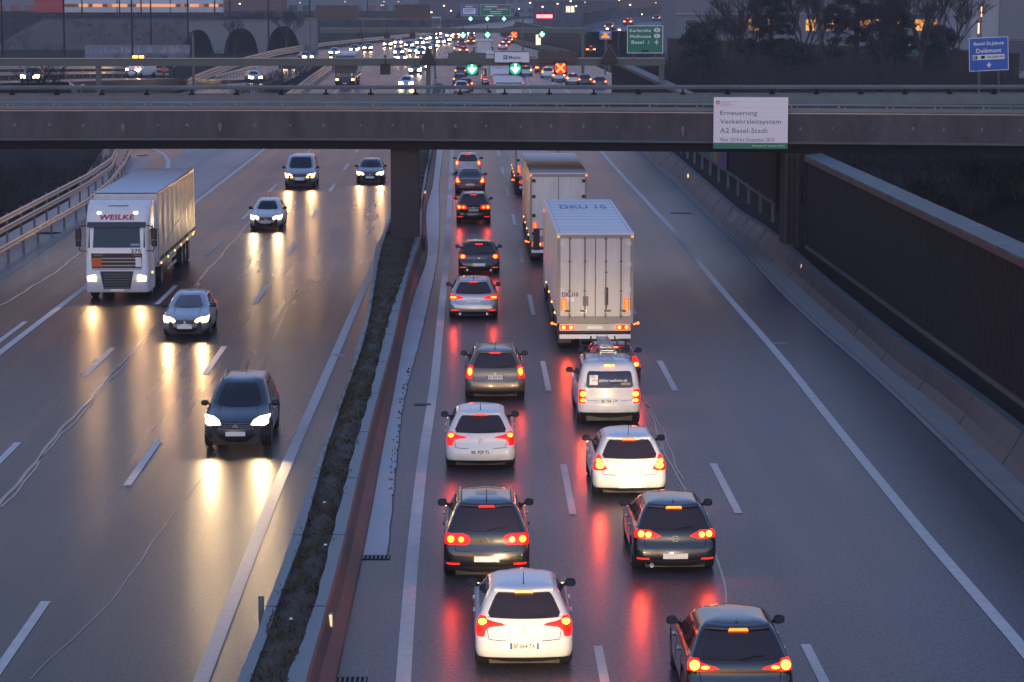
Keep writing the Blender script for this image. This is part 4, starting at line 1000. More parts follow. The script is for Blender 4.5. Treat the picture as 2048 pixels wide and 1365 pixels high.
rear_car(1472, 1420, 'black crossover with fin antenna cut off at the bottom edge', group=Q1, W=1.84, H=1.56, L=4.3, prof=HATCH, paint='black_p', tail='arrowhead', braking=True, badge='wing', antenna='fin', beam=90, red=RED, roof_lines=True, wr=.35)
rear_car(1345, 1137, 'black hatchback braking with grey lower bumper and twin round lamps', group=Q1, W=1.77, H=1.46, L=4.32, paint='black_p', tail='tear', braking=True, badge='ess', low_refl=True, exhaust=1, beam=190, red=RED, plate_z=.44, antenna='fin', trim=.36)
rear_car(1256, 989, 'white hatchback braking with large swept lamps, between van and black hatchback', group=Q1, W=1.80, H=1.50, L=4.28, paint='white_p', tail='tall', braking=True, badge='lion', beam=150, red=RED, plate_z=.36, roof_lines=True, trim=.30)
vt, vsh = rear_car(1216, 846, 'white panel van braking, with web address on the rear window', name='van', cat='van', group=Q1, W=1.80, H=1.83, L=4.4, prof=VANB, paint='white_p', tail='vanlamp', braking=True, badge='ring', plate='BE 744 179', plate_z=.60, beam=90, red=RED, antenna=None, trim=.34, spoiler=False)
# wording, papers and sticker on the van window, name strip
k = vsh.kz; e = .016
def on_rear(z): return vsh.P(0, z).y - e
rwin = [c for c in vt.children if c.name.startswith('rear_window')][0]
mb = MB(); vs, fs = text('sicher-wohnen.ch', .78, .085, .012); mb.add([(.10 + a, on_rear(1.07 * k + b) - .002, 1.07 * k + b) for a, b in vs], fs); mb.build('lettering', M['white'], rwin)
mb = MB(); mb.grid([[(-.56 + a, on_rear(z) + .004, z) for a in (0, .23)] for z in (.97 * k, 1.05 * k, 1.12 * k, 1.19 * k)]); o = mb.build('paper_notice', M['plate'], rwin)
mb = MB(); vs, fs = text('www.', .18, .05, .01); mb.add([(-.41 + a, on_rear(1.07 * k + b) - .001, 1.07 * k + b) for a, b in vs], fs)
for i in range(4): mb.box(-.53, -.53 + (.16, .12, .15, .1)[i], on_rear(1.13 * k + i * .022) - .002, on_rear(1.13 * k + i * .022), 1.125 * k + i * .022, 1.125 * k + i * .022 + .009)
mb.build('lettering', M['greytext'], rwin)
mb = MB(); mb.grid([[(.32 + a, on_rear(z) + .004, z) for a in (0, .27)] for z in (.965 * k, 1.0 * k, 1.02 * k)]); mb.build('sticker', mat('dull sticker', (.30, .20, .12), .5), rwin)
lad = thing('ladder', 'aluminium ladder with many rungs tied on the roof rack of the white van', 'ladder', vt.location + Vector((0, 2.2, 1.98)))
for sx in (-1, 1):
    mb = MB(); mb.bar((sx * .21 - .02, -1.75, .06), (sx * .15 - .02, 1.5, .06), .035, .08); mb.build('rail', M['galv'], lad)
for i in range(10):
    f = i / 9; w_ = .21 - .06 * f; y_ = -1.65 + 3.05 * f; mb = MB(); mb.box(-w_ - .02, w_ - .02, y_ - .03, y_ + .03, .05, .08); mb.build('rung', M['galv'], lad)
mb = MB()
for y_ in (-1.3, .1, 1.2):
    z0 = -.05 - .02 * (y_ < -1); mb.bar((-.72, y_, .0), (.72, y_, .0), .05, .035)
    for sx in (-.66, .66): mb.box(sx - .03, sx + .03, y_ - .04, y_ + .04, -.19, .03)
    for sx in (-.36, .34): mb.box(sx - .02, sx + .02, y_ - .03, y_ + .03, 0, .13)
rk = mb.build('roof_rack', M['plastic']); rk.parent = vt; rk.location = (0, 2.2, 1.98)
rear_car(1224, 782, 'dark red car with long high brake light, squeezed between lorry and van', group=Q1, W=1.72, H=1.48, L=3.7, paint='bright_red', tail='stack', braking=True, badge='ring', beam=70, red=RED, roof_rails=False, antenna=None)

# ------------------------------------------------------------------ lorries
def rring(z, x0, x1, y0, y1, r, n=5):
    """rounded rectangle"""
    P_ = []
    for cx, cy, a0 in ((x1 - r, y0 + r, -90), (x1 - r, y1 - r, 0), (x0 + r, y1 - r, 90), (x0 + r, y0 + r, 180)):
        for k in range(n + 1):
            a = R(a0 + 90 * k / n); P_.append((cx + r * math.cos(a), cy + r * math.sin(a), z))
    return P_
def big_wheels(t, ys, hb=1.0, r=.5, w=.42):
    for y in ys:
        for sg in (1, -1): wheel(t, sg * hb, y, r, w, sg)
def rear_truck(x, y, label, code='', bright=True, group='lorries in the queue', doors='rods', side='trailer', beam=None):
    t = thing('lorry', label, 'lorry', (x, y, 0), 0, group)
    W, Z0, Z1, L = 1.28, 1.12, 4.0, 13.6
    mb = MB(); mb.quad((-W, .06, Z0), (-W, L, Z0), (-W, L, Z1), (-W, .06, Z1)); mb.quad((W, .06, Z0), (W, L, Z0), (W, L, Z1), (W, .06, Z1)); mb.quad((-W, L, Z0), (W, L, Z0), (W, L, Z1), (-W, L, Z1)); mb.quad((-W, .06, Z0), (W, .06, Z0), (W, L, Z0), (-W, L, Z0))
    for k in range(12):
        for sg in (-1, 1): mb.box(sg * W, sg * (W + .012), 1 + k * 1.08, 1.02 + k * 1.08, Z0, Z1)
    mb.build('cargo_box', M[side], t)
    mb = MB(); mb.box(-W - .015, W + .015, .0, L + .02, Z1 + .002, Z1 + .045)
    rf = mb.build('roof', M['trailer_roof'], t)
    mb = MB()
    for k in range(1, 11): mb.box(-W + .12, W - .12, k * 1.25, k * 1.25 + .012, Z1 + .046, Z1 + .050)
    for sx in (-1, 1): mb.box(sx * (W - .1) - .006, sx * (W - .1) + .006, .3, L - .3, Z1 + .046, Z1 + .050)
    mb.build('roof_seam', M['rail_dull'], rf)
    if code:
        vs, fs = text('DKU 10', 1.75, 1.5, .02); mb = MB(); mb.add([(a + .05, 10.2 + b, Z1 + .052) for a, b in vs], fs); mb.build('lettering', M['bluetext'], rf)
    mb = MB()
    mb.box(-W, -W + .10, 0, .06, Z0 - .12, Z1); mb.box(W - .10, W, 0, .06, Z0 - .12, Z1); mb.box(-W + .1, W - .1, 0, .06, Z1 - .12, Z1); mb.box(-W + .1, W - .1, 0, .06, Z0 - .12, Z0 + .10)
    mb.build('rear_frame', mat('trailer frame', (.26, .235, .22), .5, var=.2, vscale=5), t)
    for sg in (-1, 1):
        mb = MB(); mb.box(min(sg * .012, sg * (W - .105)), max(sg * .012, sg * (W - .105)), .022, .05, Z0 + .11, Z1 - .125)
        dr = mb.build('rear_door', M['trailer'], t)
        mb = MB()
        for f in (.30, .73):
            xr = sg * f * (W - .1); mb.tube([(xr, -.005, Z0 + .02), (xr, -.005, Z1 - .05)], .020, 6)
            for z in (Z0 + .12, 2.1, 3.1, Z1 - .14): mb.box(xr - .04, xr + .04, -.01, .022, z - .03, z + .03)
        if doors == 'rods': mb.build('locking_rod', M['rail_dull'], dr)
        mb = MB()
        for z in (1.35, 2.15, 3.0, 3.7)[:: 1 if doors == 'rods' else 1]: mb.box(sg * (W - .17) - .07, sg * (W - .17) + .09, -.012, .02, z - .07, z + .07)
        mb.build('hinge', M['trailer_roof'] if doors == 'rods' else M['plastic'], dr)
        if doors == 'rods':
            mb = MB()
            for f in (.36, .80):
                xr = sg * f * (W - .12); mb.box(xr - .14, xr + .14, -.014, .02, Z0 + .24, Z0 + .36); mb.box(xr - .1, xr + .1, -.024, -.012, Z0 + .28, Z0 + .33, 1)
            mb.build('latch_handle', [M['galv'], M['plastic']], dr)
        xo = sg * (W - .23); mb = MB(); mb.box(xo - .085, xo + .085, -.004, .021, Z0 + .18, Z0 + .72, 0); mb.box(xo - .062, xo + .062, -.008, -.003, Z0 + .205, Z0 + .695, 1)
        mb.build('warning_plate', [M['redrefl'], M['orange_r']], dr)
        mb = MB(); mb.tube([(sg * (W - .04), -.03, Z1 - .06), (sg * (W - .04), .0, Z1 - .06)], .036, 10); mb.build('marker_light', M['brake'], t)
    if code:
        mb = MB(); text_rear(mb, code, -W + .44, .014, Z0 + .86, .54, .15, .02); mb.build('lettering', M['board'], t)
        mb = MB(); mb.box(.32, .44, .012, .022, 1.62, 2.22); mb.box(.35, .41, .006, .012, 1.70, 2.15); mb.tube([(.38, .01, 1.50), (.38, .01, 1.62)], .02, 6); mb.build('strap_latch', M['board'], t)
        mb = MB(); mb.box(-.42, -.23, .012, .022, 1.6, 1.92); mb.build('vent_plate', M['rail_dull'], t)
        mb = MB(); mb.box(-.98, -.70, .012, .022, 1.74, 1.9); mb.build('label_plate', M['white'], t)
        mb = MB(); mb.box(.31, .42, .012, .022, 2.72, 2.75); mb.build('latch_slot', M['board'], t)
    # rear beam with lamps
    mb = MB(); mb.box(-1.2, 1.2, .0, .10, .48, .62); mb.build('underrun_bar', M['white'], t)
    mb = MB(); mb.box(-1.2, 1.2, .08, .16, .74, .98); mb.build('lamp_beam', M['trailer'], t)
    for sg in (-1, 1):
        mb = MB(); mb.box(min(sg * .72, sg * 1.16), max(sg * .72, sg * 1.16), .03, .078, .79, .93); l = mb.build('tail_light', M['lens_hot'] if bright else M['lens'], t)
        mb = MB()
        for u in (.82, 1.06): mb.disc((sg * u, .026, .86), (0, -1, 0), .055)
        mb.build('bulb', M['bulb_hot'] if bright else M['bulb'], l)
        if bright: spot('lamp_glow', l, (sg * .95, -.06, .86), (0, -1, -.2), RED, (1, .06, .02), 160, 1, .1)
        mb = MB(); mb.tube([(sg * 1.30, .12, .95), (sg * 1.45, .05, 1.0)], .03, 6); mb.tube([(sg * 1.45, .03, 1.0), (sg * 1.45, .08, 1.0)], .045, 10); mb.build('width_lamp', M['brake'], t)
        mb = MB()
        for k in range(4): mb.box(sg * (W + .005) - .02, sg * (W + .005) + .02, 2.2 + 3 * k - .05, 2.2 + 3 * k + .05, 1.06, 1.12)
        mb.build('side_marker', M['amber'], t)
    mb = MB(); mb.box(-.26, .26, .070, .078, .80, .91); mb.build('number_plate', M['plate'], t)
    mb = MB(); mb.box(-.55, .55, .3, L, .75, 1.1); mb.box(-1.1, 1.1, .35, .6, .5, 1.1); mb.box(-.5, .5, L, L + 2.6, .5, 1.0); mb.build('chassis', M['plastic'], t)
    for sg in (-1, 1):
        mb = MB(); mb.box(sg * 1.24, sg * 1.26, 5.6, 10.2, .5, .62); mb.box(sg * 1.24, sg * 1.26, 5.6, 10.2, .8, .92); mb.build('side_guard', M['rail_dull'], t)
        mb = MB(); mb.box(min(sg * .78, sg * 1.22), max(sg * .78, sg * 1.22), .62, .64, .25, .8); mb.build('mud_flap', M['plastic'], t)
    big_wheels(t, (1.35, 2.66, 3.97, L + .4)); big_wheels(t, (L + 2.3 + .9,), 1.05, .5, .3)
    mb = MB(); y0, y1 = L + .75, L + 3.0
    mb.grid([rring(z, -1.24, 1.24, a, b, .16) for z, a, b in ((.45, y0 + .3, y1 + .15), (1.2, y0, y1 + .18), (2.0, y0, y1 + .12), (2.9, y0, y1 - .1), (3.5, y0 + .1, y1 - .5), (3.75, y0 + .15, y1 - .9))], 0, True); mb.poly(rring(3.75, -1.24, 1.24, y0 + .15, y1 - .9, .16)); mb.build('cab', M['white_p'], t, True)
    for sg in (-1, 1):
        mb = MB(); mb.bar((sg * 1.24, y1 - .1, 2.6), (sg * 1.5, y1 + .05, 2.6), .04); mb.grid([rring(z, min(sg * 1.38, sg * 1.64), max(sg * 1.38, sg * 1.64), y1 - .05, y1 + .12, .05, 3) for z in (1.75, 1.8, 2.55, 2.62)], 0, True); mb.build('mirror', M['plastic'], t)
        if beam:
            mb = MB(); mb.box(min(sg * .75, sg * 1.1), max(sg * .75, sg * 1.1), y1 + .16, y1 + .19, .6, .8); h = mb.build('headlight', M['head'], t); spot('headlamp_beam', h, (sg * .92, y1 + .3, .7), (0, 1, -.05), beam, (1, .72, .38), 76, .9)
    return t
x, y = G(1190, 706); rear_truck(x, y, 'white lorry with code on its rear doors, nearest in the queue', 'DKU10', True)
x, y = G(1117, 530); tr2 = rear_truck(V(1117, 400, 111)[0], 111, 'white lorry with black door hinges just before the bridge', '', False, doors='plain')
tr3 = rear_truck(4.2, 147, 'white lorry mostly hidden under the bridge behind another lorry', '', False, doors='plain')

# ------------------------------------------------------------------ oncoming traffic on the left carriageway
ON = 'oncoming cars on the left carriageway'
def front_car(px, py, label, **k):
    x, y = G(px, py); return make_car(k.pop('name', 'car'), label, x, y - .85, front=True, rear_lit=True, group=k.pop('group', ON), **k)
BE = 135.
front_car(477, 893, 'dark grey people carrier with roof rails and white headlights, nearest on the left', W=1.80, H=1.66, L=4.4, prof=MPV, paint='darkgrey_p', head='head_x', roof_rails=True, badge='vw', beam=BE * 2.8, antenna='rod', wr=.33, head_rows=[(.60, 1.0, 1.5), (.63, .78, 1.72), (.71, .88, 1.86), (.765, 1.2, 1.9)])
front_car(375, 672, 'silver hatchback with almond headlights in the middle lane behind the people carrier', W=1.66, H=1.43, L=3.85, paint='silver_p', windscreen='glass_l', badge='lion', beam=BE, wr=.3, head_rows=[(.57, 1.05, 1.6), (.62, .72, 1.75), (.70, .85, 1.86), (.76, 1.2, 1.9)])
front_car(534, 459, 'white small hatchback with white headlights ahead of the bridge', W=1.68, H=1.47, L=3.97, paint='white_p', head='head_x', badge='vw', beam=BE, wr=.3)
front_car(601, 376, 'silver passenger van with bright headlights near the bridge', name='van', cat='van', W=1.9, H=1.96, L=4.8, prof=VANB, paint='silver_p', badge='ring', beam=BE * 1.2, antenna=None, head_rows=[(.50, .96, 1.55), (.54, .74, 1.72), (.62, .80, 1.85), (.68, 1.1, 1.9)])
front_car(741, 367, 'dark hatchback with bright headlights beside the bridge pier', W=1.76, H=1.48, L=4.2, paint='black_p', badge='vw', beam=BE * 1.2)

def front_truck(x, y, label, name_on='', num='', paint='white_p', tarp='tarp', beam=None, group='oncoming lorries'):
    t = thing('lorry', label, 'lorry', (x, y, 0), 0, group); B = 1.24; P_ = M[paint]
    mb = MB()
    lev = [(.32, .10, 2.3), (.45, .03, 2.35), (.8, .0, 2.4), (1.15, .03, 2.4), (1.2, .08, 2.4), (1.9, .10, 2.4), (2.05, .12, 2.4), (2.85, .30, 2.4), (3.0, .33, 2.4), (3.15, .36, 2.4), (3.45, .62, 2.4), (3.7, 1.0, 2.42), (3.85, 1.5, 2.45)]
    mb.grid([rring(z, -B, B, a, b, .22 if z < 3.1 else .3, 6) for z, a, b in lev], 0, True); mb.poly(rring(3.85, -B, B, 1.5, 2.45, .3, 6)); cab = mb.build('cab', P_, t, True)
    def yf(z):
        for (a, p, _), (b, q, _) in zip(lev, lev[1:]):
            if z <= b: return p + (q - p) * (z - a) / (b - a)
    def panel(nm, m, z0, z1, w0, w1, off=.012, n=3, bow=.0):
        mb = MB(); mb.grid([[((w0 + (w1 - w0) * k / n) * u, yf(z0 + (z1 - z0) * k / n) - off + bow * u * u, z0 + (z1 - z0) * k / n) for u in (-1, -.8, -.4, 0, .4, .8, 1)] for k in range(n + 1)]); return mb.build(nm, m, t, True)
    panel('windscreen', M['glass_f'], 2.08, 2.86, 1.12, 1.08, .014, 6, .02)
    mb = MB(); mb.hexa([(-1.16, .16, 2.88), (1.16, .16, 2.88), (1.16, .33, 2.88), (-1.16, .33, 2.88)], [(-1.14, .24, 3.08), (1.14, .24, 3.08), (1.14, .37, 3.08), (-1.14, .37, 3.08)]); mb.build('sun_visor', M['glass'], t)
    g = panel('grille', M['plastic'], 1.28, 1.86, .98, 1.0, .012)
    mb = MB()
    for z in (1.38, 1.53, 1.66): mb.box(-.62, .76, yf(z) - .035, yf(z), z - .022, z + .022)
    mb.box(-.97, .97, yf(1.245) - .03, yf(1.245), 1.225, 1.262); mb.build('grille_bar', M['galv'], g)
    mb = MB()
    for x0, x1 in ((-.92, -.56), (.66, .95)): mb.box(x0, x1, yf(1.78) - .022, yf(1.78), 1.755, 1.81)
    mb.build('badge', M['rail_dull'], g)
    mb = MB(); mb.box(-.98, -.60, yf(1.5) - .045, yf(1.5), 1.33, 1.68); mb.build('orange_plate', M['orange'], t)
    mb = MB(); mb.box(.74, .97, yf(1.5) - .040, yf(1.5), 1.33, 1.70); mb.build('pale_plate', M['white'], t)
    li = panel('lower_grille', M['plastic'], .46, 1.16, .52, .66, .010, 4)
    mb = MB()
    for k in range(6): z = .52 + k * .105; mb.box(-.5, .5, yf(z) - .025, yf(z), z - .012, z + .012)
    mb.build('slat', M['rail_dull'], li)
    mb = MB(); mb.box(-.26, .26, .0, .05, .36, .46); mb.build('number_plate', M['plate'], t)
    for sg in (-1, 1):
        mb = MB(); mb.grid([[(sg * (.80 + .34 * a + (.03 * b)), -.018 + .03 * a, .76 + .26 * b * (1 - .25 * a * a)) for a in (0, .33, .66, 1)] for b in (0, .25, .5, .75, 1)]); h = mb.build('headlight', M['head'], t, True)
        if beam: spot('headlamp_beam', h, (sg * .95, -.25, .86), (0, -1, -.06), beam, (1, .55, .22), 76, .9, .08)
        mb = MB(); zt_ = 3.42; mb.grid([[(sg * .72 + a, yf(zt_ + b) - .02, zt_ + b) for a in (-.07, .07)] for b in (-.035, .035)]); mb.build('roof_lamp', M['head_lo'], t)
        mb = MB(); mb.tube([(sg * 1.2, .3, 2.95), (sg * 1.42, .12, 2.9), (sg * 1.5, .1, 2.75)], .025, 6); mb.tube([(sg * 1.2, .2, 1.95), (sg * 1.42, .1, 1.95), (sg * 1.48, .1, 2.1)], .025, 6)
        mb.grid([rring(z, min(sg * 1.36, sg * 1.60), max(sg * 1.36, sg * 1.60), .02 + a, .16 - a, .05, 3) for z, a in ((2.40, .03), (2.43, 0), (2.80, 0), (2.84, .03))], 0, True); mb.grid([rring(z, min(sg * 1.38, sg * 1.60), max(sg * 1.38, sg * 1.60), .02 + a, .16 - a, .06, 3) for z, a in ((2.13, .04), (2.17, 0), (2.33, 0), (2.37, .04))], 0, True)
        for z in (2.13, 2.37, 2.40, 2.84): mb.poly(rring(z, min(sg * 1.37, sg * 1.60), max(sg * 1.37, sg * 1.60), .05, .13, .03, 3))
        mb.build('mirror', M['plastic'], t)
        mb = MB(); mb.quad((sg * (B + .006), .55, 2.1), (sg * (B + .006), 1.4, 2.1), (sg * (B + .006), 1.4, 2.75), (sg * (B + .006), .6, 2.75)); mb.build('side_window', M['glass'], t)
    if name_on:
        mb = MB(); vs, fs = text(name_on, 1.38, .19, .03, .12); mb.add([(a, yf(3.26 + b) - .022, 3.26 + b) for a, b in vs], fs); mb.build('lettering', M['redtext'], t)
        mb = MB(); vs, fs = text(num, .40, .15, .02); mb.add([(.76 + a, yf(1.96 + b) - .022, 1.96 + b) for a, b in vs], fs); mb.build('lettering', M['board'], t)
        mb = MB(); mb.box(-.4, .4, yf(3.66) - .03, yf(3.66) + .1, 3.645, 3.675); mb.build('roof_slot', M['plastic'], t)
        mb = MB(); mb.box(.55, .95, yf(2.2) - .035, yf(2.2) - .02, 2.15, 2.24); mb.build('windscreen_card', mat('teal card', (.12, .35, .38), .5), t)
    W, L0, L1 = 1.28, 3.1, 16.7
    mb = MB(); mb.grid([[(sg_ * W, yy, zz) for yy in (L0, L1)] for sg_, zz in ((-1, 1.05), (-1, 3.92), (-.97, 4.0), (.97, 4.0), (1, 3.92))]); 
    mb.build('trailer_top', M['trailer_roof'], t)
    mb = MB(); rows = []
    for i in range(61):
        y_ = L0 + (L1 - L0) * i / 60; rows.append([(W + .015 + .022 * math.sin(i * .9) * math.sin(zk * PI) + .012 * math.sin(i * 2.3 + zk * 4), y_, 1.2 + 2.68 * zk) for zk in (0, .2, .4, .6, .8, 1)])
    mb.grid(rows); cu = mb.build('curtain', M[tarp], t, True)
    mb = MB()
    for k in range(1, 8): y_ = L0 + 1.7 * k; mb.box(W + .035, W + .045, y_ - .02, y_ + .02, 1.2, 3.85)
    for a, b in (((W + .045, L0 + .4, 1.6), (W + .045, L1 - .3, 2.9)),): mb.bar(a, b, .02)
    mb.build('curtain_pole', M['trailer'], cu)
    mb = MB()
    for k in range(34): y_ = L0 + .3 + k * .395; mb.box(W + .02, W + .05, y_ - .04, y_ + .04, 1.2, 1.36)
    mb.build('buckle', M['plastic'], cu)
    mb = MB(); mb.box(-W, W, L0, L0 + .04, 1.0, 3.96); mb.box(-W, W, L1 - .04, L1, 1.0, 3.96); mb.build('end_wall', M['trailer'], t)
    mb = MB(); mb.box(W - .06, W + .02, L0, L1, 1.03, 1.19); mb.box(-W - .02, -W + .06, L0, L1, 1.03, 1.19); mb.build('side_beam', M['trailer'], t)
    mb = MB(); mb.box(W - .04, W + .025, L0, L1, 3.90, 4.01); mb.build('roof_edge', M['galv'], t)
    mb = MB()
    for k in range(6): y_ = L0 + .6 + k * 2.4; mb.box(W + .02, W + .045, y_ - .05, y_ + .05, 1.06, 1.13)
    mb.box(B, B + .03, 1.2, 1.3, .95, 1.02); mb.build('side_marker', M['amber'], t)
    mb = MB()
    for z in (.5, .82): mb.box(W - .06, W - .03, L0 + 3.4, L0 + 6.4, z, z + .13)
    mb.build('side_guard', M['trailer'], t)
    mb = MB(); mb.box(-.55, .55, 2.4, L1, .7, 1.03); mb.box(-1.15, 1.15, .6, 2.5, .35, .8); mb.build('chassis', M['plastic'], t)
    big_wheels(t, (1.35,), 1.05, .5, .32); big_wheels(t, (4.6, L1 - 2.0, L1 - 3.3, L1 - 4.6))
    return t
x, _ = G(232, 604); ft = front_truck(x, 98, 'white lorry with red name above the windscreen and glowing curtain side', 'WEILKE', '275', beam=BE * 1.3)
# ------------------------------------------------------------------ gantries, signs and lane signals
def gantry(name, label, Y, px0, px1, pyt, pyb, posts, m='gantry'):
    """posts: list of (px left, px right, foot z)"""
    x0, zt_ = V(px0, pyt, Y); x1, zb_ = V(px1, pyb, Y)
    t = thing(name, label, 'gantry', (0, Y, 0))
    mb = MB(); mb.box(x0, x1, -.35, .35, zb_, zt_); mb.build('beam', M[m], t)
    mb = MB(); mb.box(x0, x1, -.42, .42, zt_ + .003, zt_ + .04); mb.build('beam_cap', M['galv'], t)
    for a, b, zf in posts:
        xa = V(a, pyb, Y)[0]; xb = V(b, pyb, Y)[0]; mb = MB(); mb.box(xa, xb, -.22, .22, zf, zb_ - .003); mb.box(xa - .2, xb + .2, -.4, .4, zf, zf + .06); mb.build('post', M[m], t)
    return t
GY1, GY2, GY3, GY4 = 195., 343., 495., 430.
gantry('gantry', 'grey green sign gantry spanning both carriageways just behind the bridge', GY1, -120, 1329, 118, 131.5, [(192, 202, .2), (852, 861, 0), (1318, 1328, .8)])
gantry('gantry', 'second sign gantry with four lane signals farther along the queue', GY2, 640, 1172, 57, 66, [(868, 872, 0), (1163, 1169, 0)])
gantry('gantry', 'distant sign gantry with blue and green boards over the queue', GY3, 905, 1050, 33, 38, [(908, 910, 0), (1044, 1047, 0)])
gantry('gantry', 'distant gantry carrying the brown backs of two boards on the left', GY4, 610, 880, 37.5, 41, [(619, 622, 0), (724, 726, 0), (866, 869, 0)])
gantry('gantry', 'thin pale gantry leg standing by the ramp on the left', 300., 384, 386, 66, 70, [(383.5, 387.5, 0)])
def board(name, label, px0, py0, px1, py1, Y, m, cat='sign', border=True, tilt=0, d=.12, group=None, frame='white'):
    xa, zt_ = V(px0, py0, Y); xb, zb_ = V(px1, py1, Y); w, h = xb - xa, zt_ - zb_
    t = thing(name, label, cat, ((xa + xb) / 2, Y, (zt_ + zb_) / 2), 0, group)
    t.rotation_euler = (0, tilt, 0)
    mb = MB(); mb.box(-w / 2, w / 2, 0, d, -h / 2, h / 2); mb.build('panel', M[m], t)
    if border:
        mb = MB(); q = .05
        for a in ((-w / 2, w / 2, -h / 2, -h / 2 + q), (-w / 2, w / 2, h / 2 - q, h / 2), (-w / 2, -w / 2 + q, -h / 2 + q, h / 2 - q), (w / 2 - q, w / 2, -h / 2 + q, h / 2 - q)): mb.box(a[0], a[1], -.006, -.001, a[2], a[3])
        mb.build('border', M[frame], t)
    t['_w'] = w; t['_h'] = h
    return t, w, h
def words(t, w, h, lines, mats=('white',), nm='lettering', e=-.010):
    mb = MB()
    for body, u0, u1, v0, v1, *mi in lines:
        text_rear(mb, body, ((u0 + u1) / 2 - .5) * w, e, (.5 - (v0 + v1) / 2) * h, (u1 - u0) * w, (v1 - v0) * h, .022, 0, mi[0] if mi else 0)
    mb.build(nm, [M[m] for m in mats], t)
def bars(t, w, h, rects, mats=('white',), nm='lettering', e=-.010):
    mb = MB()
    for u0, u1, v0, v1, *mi in rects: mb.box((u0 - .5) * w, (u1 - .5) * w, e, e + .004, (.5 - v1) * h, (.5 - v0) * h, mi[0] if mi else 0)
    mb.build(nm, [M[m] for m in mats], t)
t, w, h = board('direction_sign', 'green motorway sign reading Karlsruhe Mulhouse Basel above the gantry end', 1254.5, 51.5, 1326, 107, GY1 - .5, 'green')
words(t, w, h, [('Karlsruhe', .07, .66, .12, .235), ('Mulhouse', .08, .66, .33, .445), ('Basel', .12, .46, .54, .66)])
mb = MB()
for v in (.165, .375):
    mb.poly([((.83 - .5) * w + math.cos(a) * .25, -.010, (.5 - v) * h + math.sin(a) * .165) for a in [2 * PI * k / 16 for k in range(16)]], 0)
    text_rear(mb, 'D' if v < .2 else 'F', (.83 - .5) * w, -.014, (.5 - v) * h, None, .17, .03, 0, 1)
X_, Z_ = .80, -.10   # aircraft symbol and harbour symbol
ax, az = (.80 - .5) * w, (.5 - .60) * h
mb.poly([(ax - .26, -.01, az), (ax + .2, -.01, az + .035), (ax + .24, -.01, az), (ax + .2, -.01, az - .035)], 0); mb.poly([(ax - .06, -.011, az), (ax + .06, -.011, az + .2), (ax + .11, -.011, az + .2), (ax + .07, -.011, az), (ax + .11, -.011, az - .2), (ax + .06, -.011, az - .2)], 0)
hx = (.60 - .5) * w; mb.box(hx - .014, hx + .014, -.012, -.008, az - .1, az + .16, 0); mb.box(hx - .1, hx + .1, -.012, -.008, az - .12, az - .09, 0); mb.box(hx - .05, hx + .05, -.012, -.008, az + .06, az + .085, 0)
mb.build('symbol', [M['white'], M['board']], t)
bars(t, w, h, [(.40, .60, .88, .965)], ('dark',), 'dark_panel')
for a in (.2, .8):
    mb = MB(); mb.box((a - .5) * w - .06, (a - .5) * w + .06, .12, .3, -h / 2 - .6, h / 2 - .1); mb.build('bracket', M['gantry'], t)
t, w, h = board('direction_sign', 'white sign with blue P reading Messe on the gantry beam', 988, 103.5, 1060, 126.5, GY1 - .6, 'white', frame='dark')
words(t, w, h, [('Messe', .41, .74, .36, .66, 0)], ('greytext',))
mb = MB(); mb.box((.26 - .5) * w, (.37 - .5) * w, -.012, -.008, (.5 - .68) * h, (.5 - .32) * h, 0); text_rear(mb, 'P', (.315 - .5) * w, -.016, 0, None, .2, .03, 0, 1); mb.build('symbol', [M['blue'], M['white']], t)
board('dark_board', 'blank dark green board on the gantry left of the white Messe sign', 896, 106, 972, 130, GY1 - .6, 'gantry', border=False)
board('dark_board', 'blank brown board on the gantry right of the white Messe sign', 1076, 103, 1155, 127, GY1 - .6, 'signback', border=False)
board('small_plate', 'small grey plate between the Messe sign and the brown board', 1063.5, 103.5, 1075, 114, GY1 - .55, 'bld3', border=False)
t, w, h = board('direction_sign', 'tilted blue sign reading Basel-St.Jakob Delémont on the right', 1939, 75, 2016, 142, 200., 'blue', tilt=R(-2.5))
words(t, w, h, [('Basel-St.Jakob', .12, .89, .13, .26), ('Delémont', .18, .82, .33, .46), ('St.Jakob', .47, .87, .545, .635, 1)], ('white', 'board'))
bars(t, w, h, [(.09, .90, .515, .665, 0), (.11, .21, .535, .645, 1), (.30, .40, .55, .63, 2)], ('white', 'blue', 'redtext'), 'white_strip', -.007)
mb = MB(); text_rear(mb, 'P', (.16 - .5) * w, -.016, (.5 - .59) * h, None, .2, .03); mb.build('symbol', M['white'], t)
mb = MB(); cx_, cz_ = 0, (.5 - .82) * h
mb.poly([(cx_ - .05, -.01, cz_ + .2), (cx_ + .05, -.01, cz_ + .2), (cx_ + .06, -.01, cz_), (cx_ + .26, -.01, cz_ + .1), (cx_, -.01, cz_ - .24), (cx_ - .26, -.01, cz_ + .1), (cx_ - .06, -.01, cz_)]); mb.build('arrow_symbol', M['white'], t)
for a in (.25, .75):
    mb = MB(); mb.box((a - .5) * w - .07, (a - .5) * w + .07, .12, .28, -(t.location.z - 2.7), h / 2 - .1); mb.build('post', M['gantry'], t)
t, w, h = board('direction_sign', 'long blue sign half hidden by the round evergreen', 1371, 48.5, 1431, 68, 300., 'blue', border=False); bars(t, w, h, [(.08, .2, .3, .55), (.3, .36, .35, .55), (.42, .5, .3, .5), (.6, .66, .3, .5), (.76, .9, .3, .5)])
mb = MB(); mb.box(-.1, .1, .1, .3, -3.2, .3); mb.build('post', M['gantry'], t)
t, w, h = board('direction_sign', 'green sign seen through the bare tree on the right', 1808, 80, 1893, 112, 262., 'green', border=False); bars(t, w, h, [(.1, .4, .3, .4), (.5, .9, .5, .6)])
